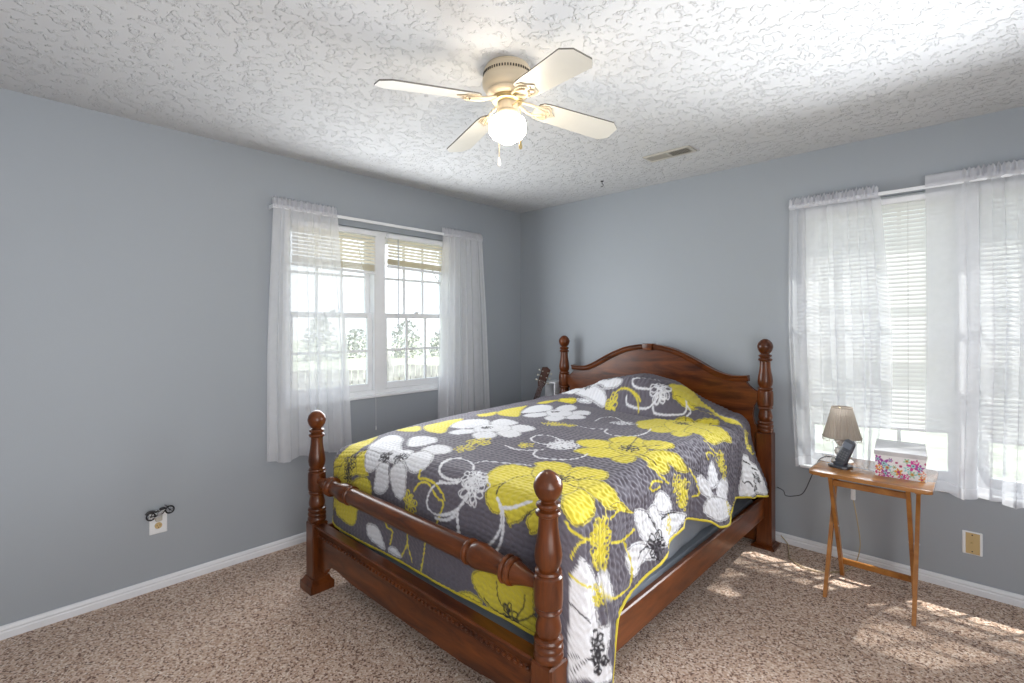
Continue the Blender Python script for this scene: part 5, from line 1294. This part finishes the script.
m = MB(); m.tube(dense([tuple(wp(-0.062, 0.003)), tuple(wp(-0.050, 0.014)), tuple(wp(-0.032, 0.014)), tuple(wp(-0.018, 0.008)), tuple(wp(-0.006, 0.012))], 5), 0.0055, 8); m.build('saddle', M['black'], mo)
m = MB(); m.ball(wp(0.010, 0.018), 0.010, 14, (0.7, 1.5, 0.75)); m.build('fuel_tank', M['blackmetal'], mo)
m = MB(); m.box(wp(-0.002, -0.008), (0.012, 0.020, 0.018), bevel=0.003); m.cyl(wp(0.000, -0.002), wp(0.008, 0.008), 0.006, 0.0055, 12); m.build('engine', M['chrome'], mo)
m = MB(); m.tube([wp(0.022, 0.030, -0.012), wp(0.027, 0.031), wp(0.022, 0.030, 0.012)], 0.0018, 6); m.ball(wp(0.034, 0.022), 0.005, 10); m.build('handlebar', M['blackmetal'], mo)
m = MB(); m.tube([wp(0.0, -0.016, 0.006), wp(-0.030, -0.020, 0.007)], 0.0024, 8); m.tube([wp(-0.002, -0.014), wp(-0.004, -0.024)], 0.0018, 6); m.build('exhaust', M['chrome'], mo)
m = MB(); m.box((0.0145, OY - 0.004, OZ - 0.030), (0.019, 0.030, 0.034), bevel=0.004); m.bar((0.018, OY - 0.003, OZ - 0.016), (OX, OY, OZ - 0.004), 0.012, 0.008, 0.002); m.build('mounting_block', M['vent'], mo)

# ================================================================== guitar and white shelf behind the bed
gb = Vector((0.205, -0.425, 0.004)); gt = Vector((0.478, -0.195, 1.02))
ga = (gt - gb).normalized(); GL = (gt - gb).length
gn = Vector((0.62, -0.70, 0.0)); gn = (gn - ga * gn.dot(ga)).normalized(); gx = ga.cross(gn).normalized()
def gw(x, y, d): return gb + gx * x + ga * y + gn * d      # x across, y up the guitar, d out of its face
guitar = thing('acoustic_guitar', 'acoustic guitar leaning in the corner, dark headstock above the bed', 'guitar', gb)
hb_ = [(0.0, 0.0), (0.09, 0.008), (0.150, 0.050), (0.172, 0.105), (0.165, 0.165), (0.135, 0.215), (0.112, 0.255), (0.115, 0.300), (0.128, 0.345), (0.120, 0.395), (0.085, 0.432), (0.030, 0.445)]
hb2 = dense(hb_, 4); outl = [(x, y) for x, y in hb2] + [(-x, y) for x, y in hb2[::-1][:-1]]
M['peg'] = mat('aged_peg_metal', (0.42, 0.40, 0.34), 0.4, 0.2, noise=0.1)
M['gtop'] = wood('amber_spruce', (0.30, 0.13, 0.04), (0.45, 0.22, 0.08), (8, 2, 2), 0.25, 0.5)
M['gside'] = wood('dark_mahogany', (0.030, 0.010, 0.006), (0.075, 0.022, 0.012), (4, 4, 2), 0.5, 0.0)
m = MB(); m.prism(outl, gw, -0.088, 0.0, 0.003); bd = m.build('body', M['gside'], guitar)
m = MB(); m.prism([(x * .97, y * .985 + .004) for x, y in outl], gw, 0.0, 0.003); m.build('soundboard', M['gtop'], bd)
m = MB(); m.prism([(0.045 * math.cos(a), 0.288 + 0.045 * math.sin(a)) for a in np.linspace(0, 2 * math.pi, 33)[:-1]], gw, 0.003, 0.0038); m.build('sound_hole', M['slot'], bd)
m = MB(); m.prism([(-0.07, 0.135), (0.07, 0.135), (0.06, 0.155), (-0.06, 0.155)], gw, 0.003, 0.011, 0.002); m.build('bridge', M['gside'], bd)
NK = GL - 0.175
m = MB(); m.prism([(-0.027, 0.325), (0.027, 0.325), (0.0215, NK), (-0.0215, NK)], gw, 0.003, 0.010, 0.001); m.prism([(-0.025, 0.42), (0.025, 0.42), (0.020, NK), (-0.020, NK)], gw, -0.016, 0.003, 0.006); nk = m.build('neck', M['gside'], guitar)
m = MB(); m.prism([(-0.022, NK), (0.022, NK), (0.034, NK + 0.035), (0.037, GL - 0.012), (0.020, GL - 0.006), (0.0, GL + 0.004), (-0.020, GL - 0.006), (-0.037, GL - 0.012), (-0.034, NK + 0.035)], lambda x, y, d: gw(x, y, d - 0.16 * (y - NK)), -0.009, 0.007, 0.002); hd = m.build('headstock', M['gside'], guitar)
for sg in (-1, 1):
    for k in range(3):
        y = NK + 0.048 + 0.042 * k; m = MB(); m.cyl(gw(sg * 0.024, y, -0.16 * (y - NK) + 0.006), gw(sg * 0.024, y, -0.16 * (y - NK) + 0.020), 0.005, 0.004, 10)
        m.cyl(gw(sg * 0.036, y, -0.16 * (y - NK) - 0.002), gw(sg * 0.050, y, -0.16 * (y - NK) - 0.002), 0.0025, 0.0025, 8)
        m.prism([(sg * 0.048, y - .008), (sg * 0.060, y - .008), (sg * 0.060, y + .008), (sg * 0.048, y + .008)], lambda a, b, d: gw(a, b, -0.16 * (b - NK) - 0.002 + d), -0.004, 0.004, 0.001)
        m.build('tuning_peg', M['peg'], hd)
m = MB()
for k in range(6):
    x = -0.017 + 0.0068 * k; m.tube([gw(x * 1.3, 0.145, 0.012), gw(x, NK, 0.0135), gw(x * 1.2, NK + 0.06, 0.0)], 0.0006, 5)
m.build('strings', M['chrome'], guitar)

sx0, sx1, sy0, sy1, sz = 0.430, 0.538, -0.165, -0.020, 0.898
shelf = thing('white_shelf', 'narrow white open shelf unit in the corner behind the bed', 'shelf', ((sx0 + sx1) / 2, (sy0 + sy1) / 2, 0))
for x in (sx0, sx1 - 0.012):
    m = MB(); m.bx(x, x + 0.012, sy0, sy1, 0, sz - 0.014, bevel=0.001); m.build('side_panel', M['white_shelf'], shelf, smooth=False)
m = MB(); m.bx(sx0 - 0.004, sx1 + 0.002, sy0 - 0.004, sy1, sz - 0.014, sz, bevel=0.002); m.build('top_panel', M['white_shelf'], shelf, smooth=False)
m = MB(); m.bx(sx0 + 0.012, sx1 - 0.012, sy1 - 0.006, sy1, 0.04, sz - 0.014); m.build('back_panel', M['white_shelf'], shelf, smooth=False)
for z in (0.05, 0.32, 0.60):
    m = MB(); m.bx(sx0 + 0.012, sx1 - 0.012, sy0 + 0.002, sy1 - 0.006, z - 0.007, z + 0.007); m.build('shelf_board', M['white_shelf'], shelf, smooth=False)
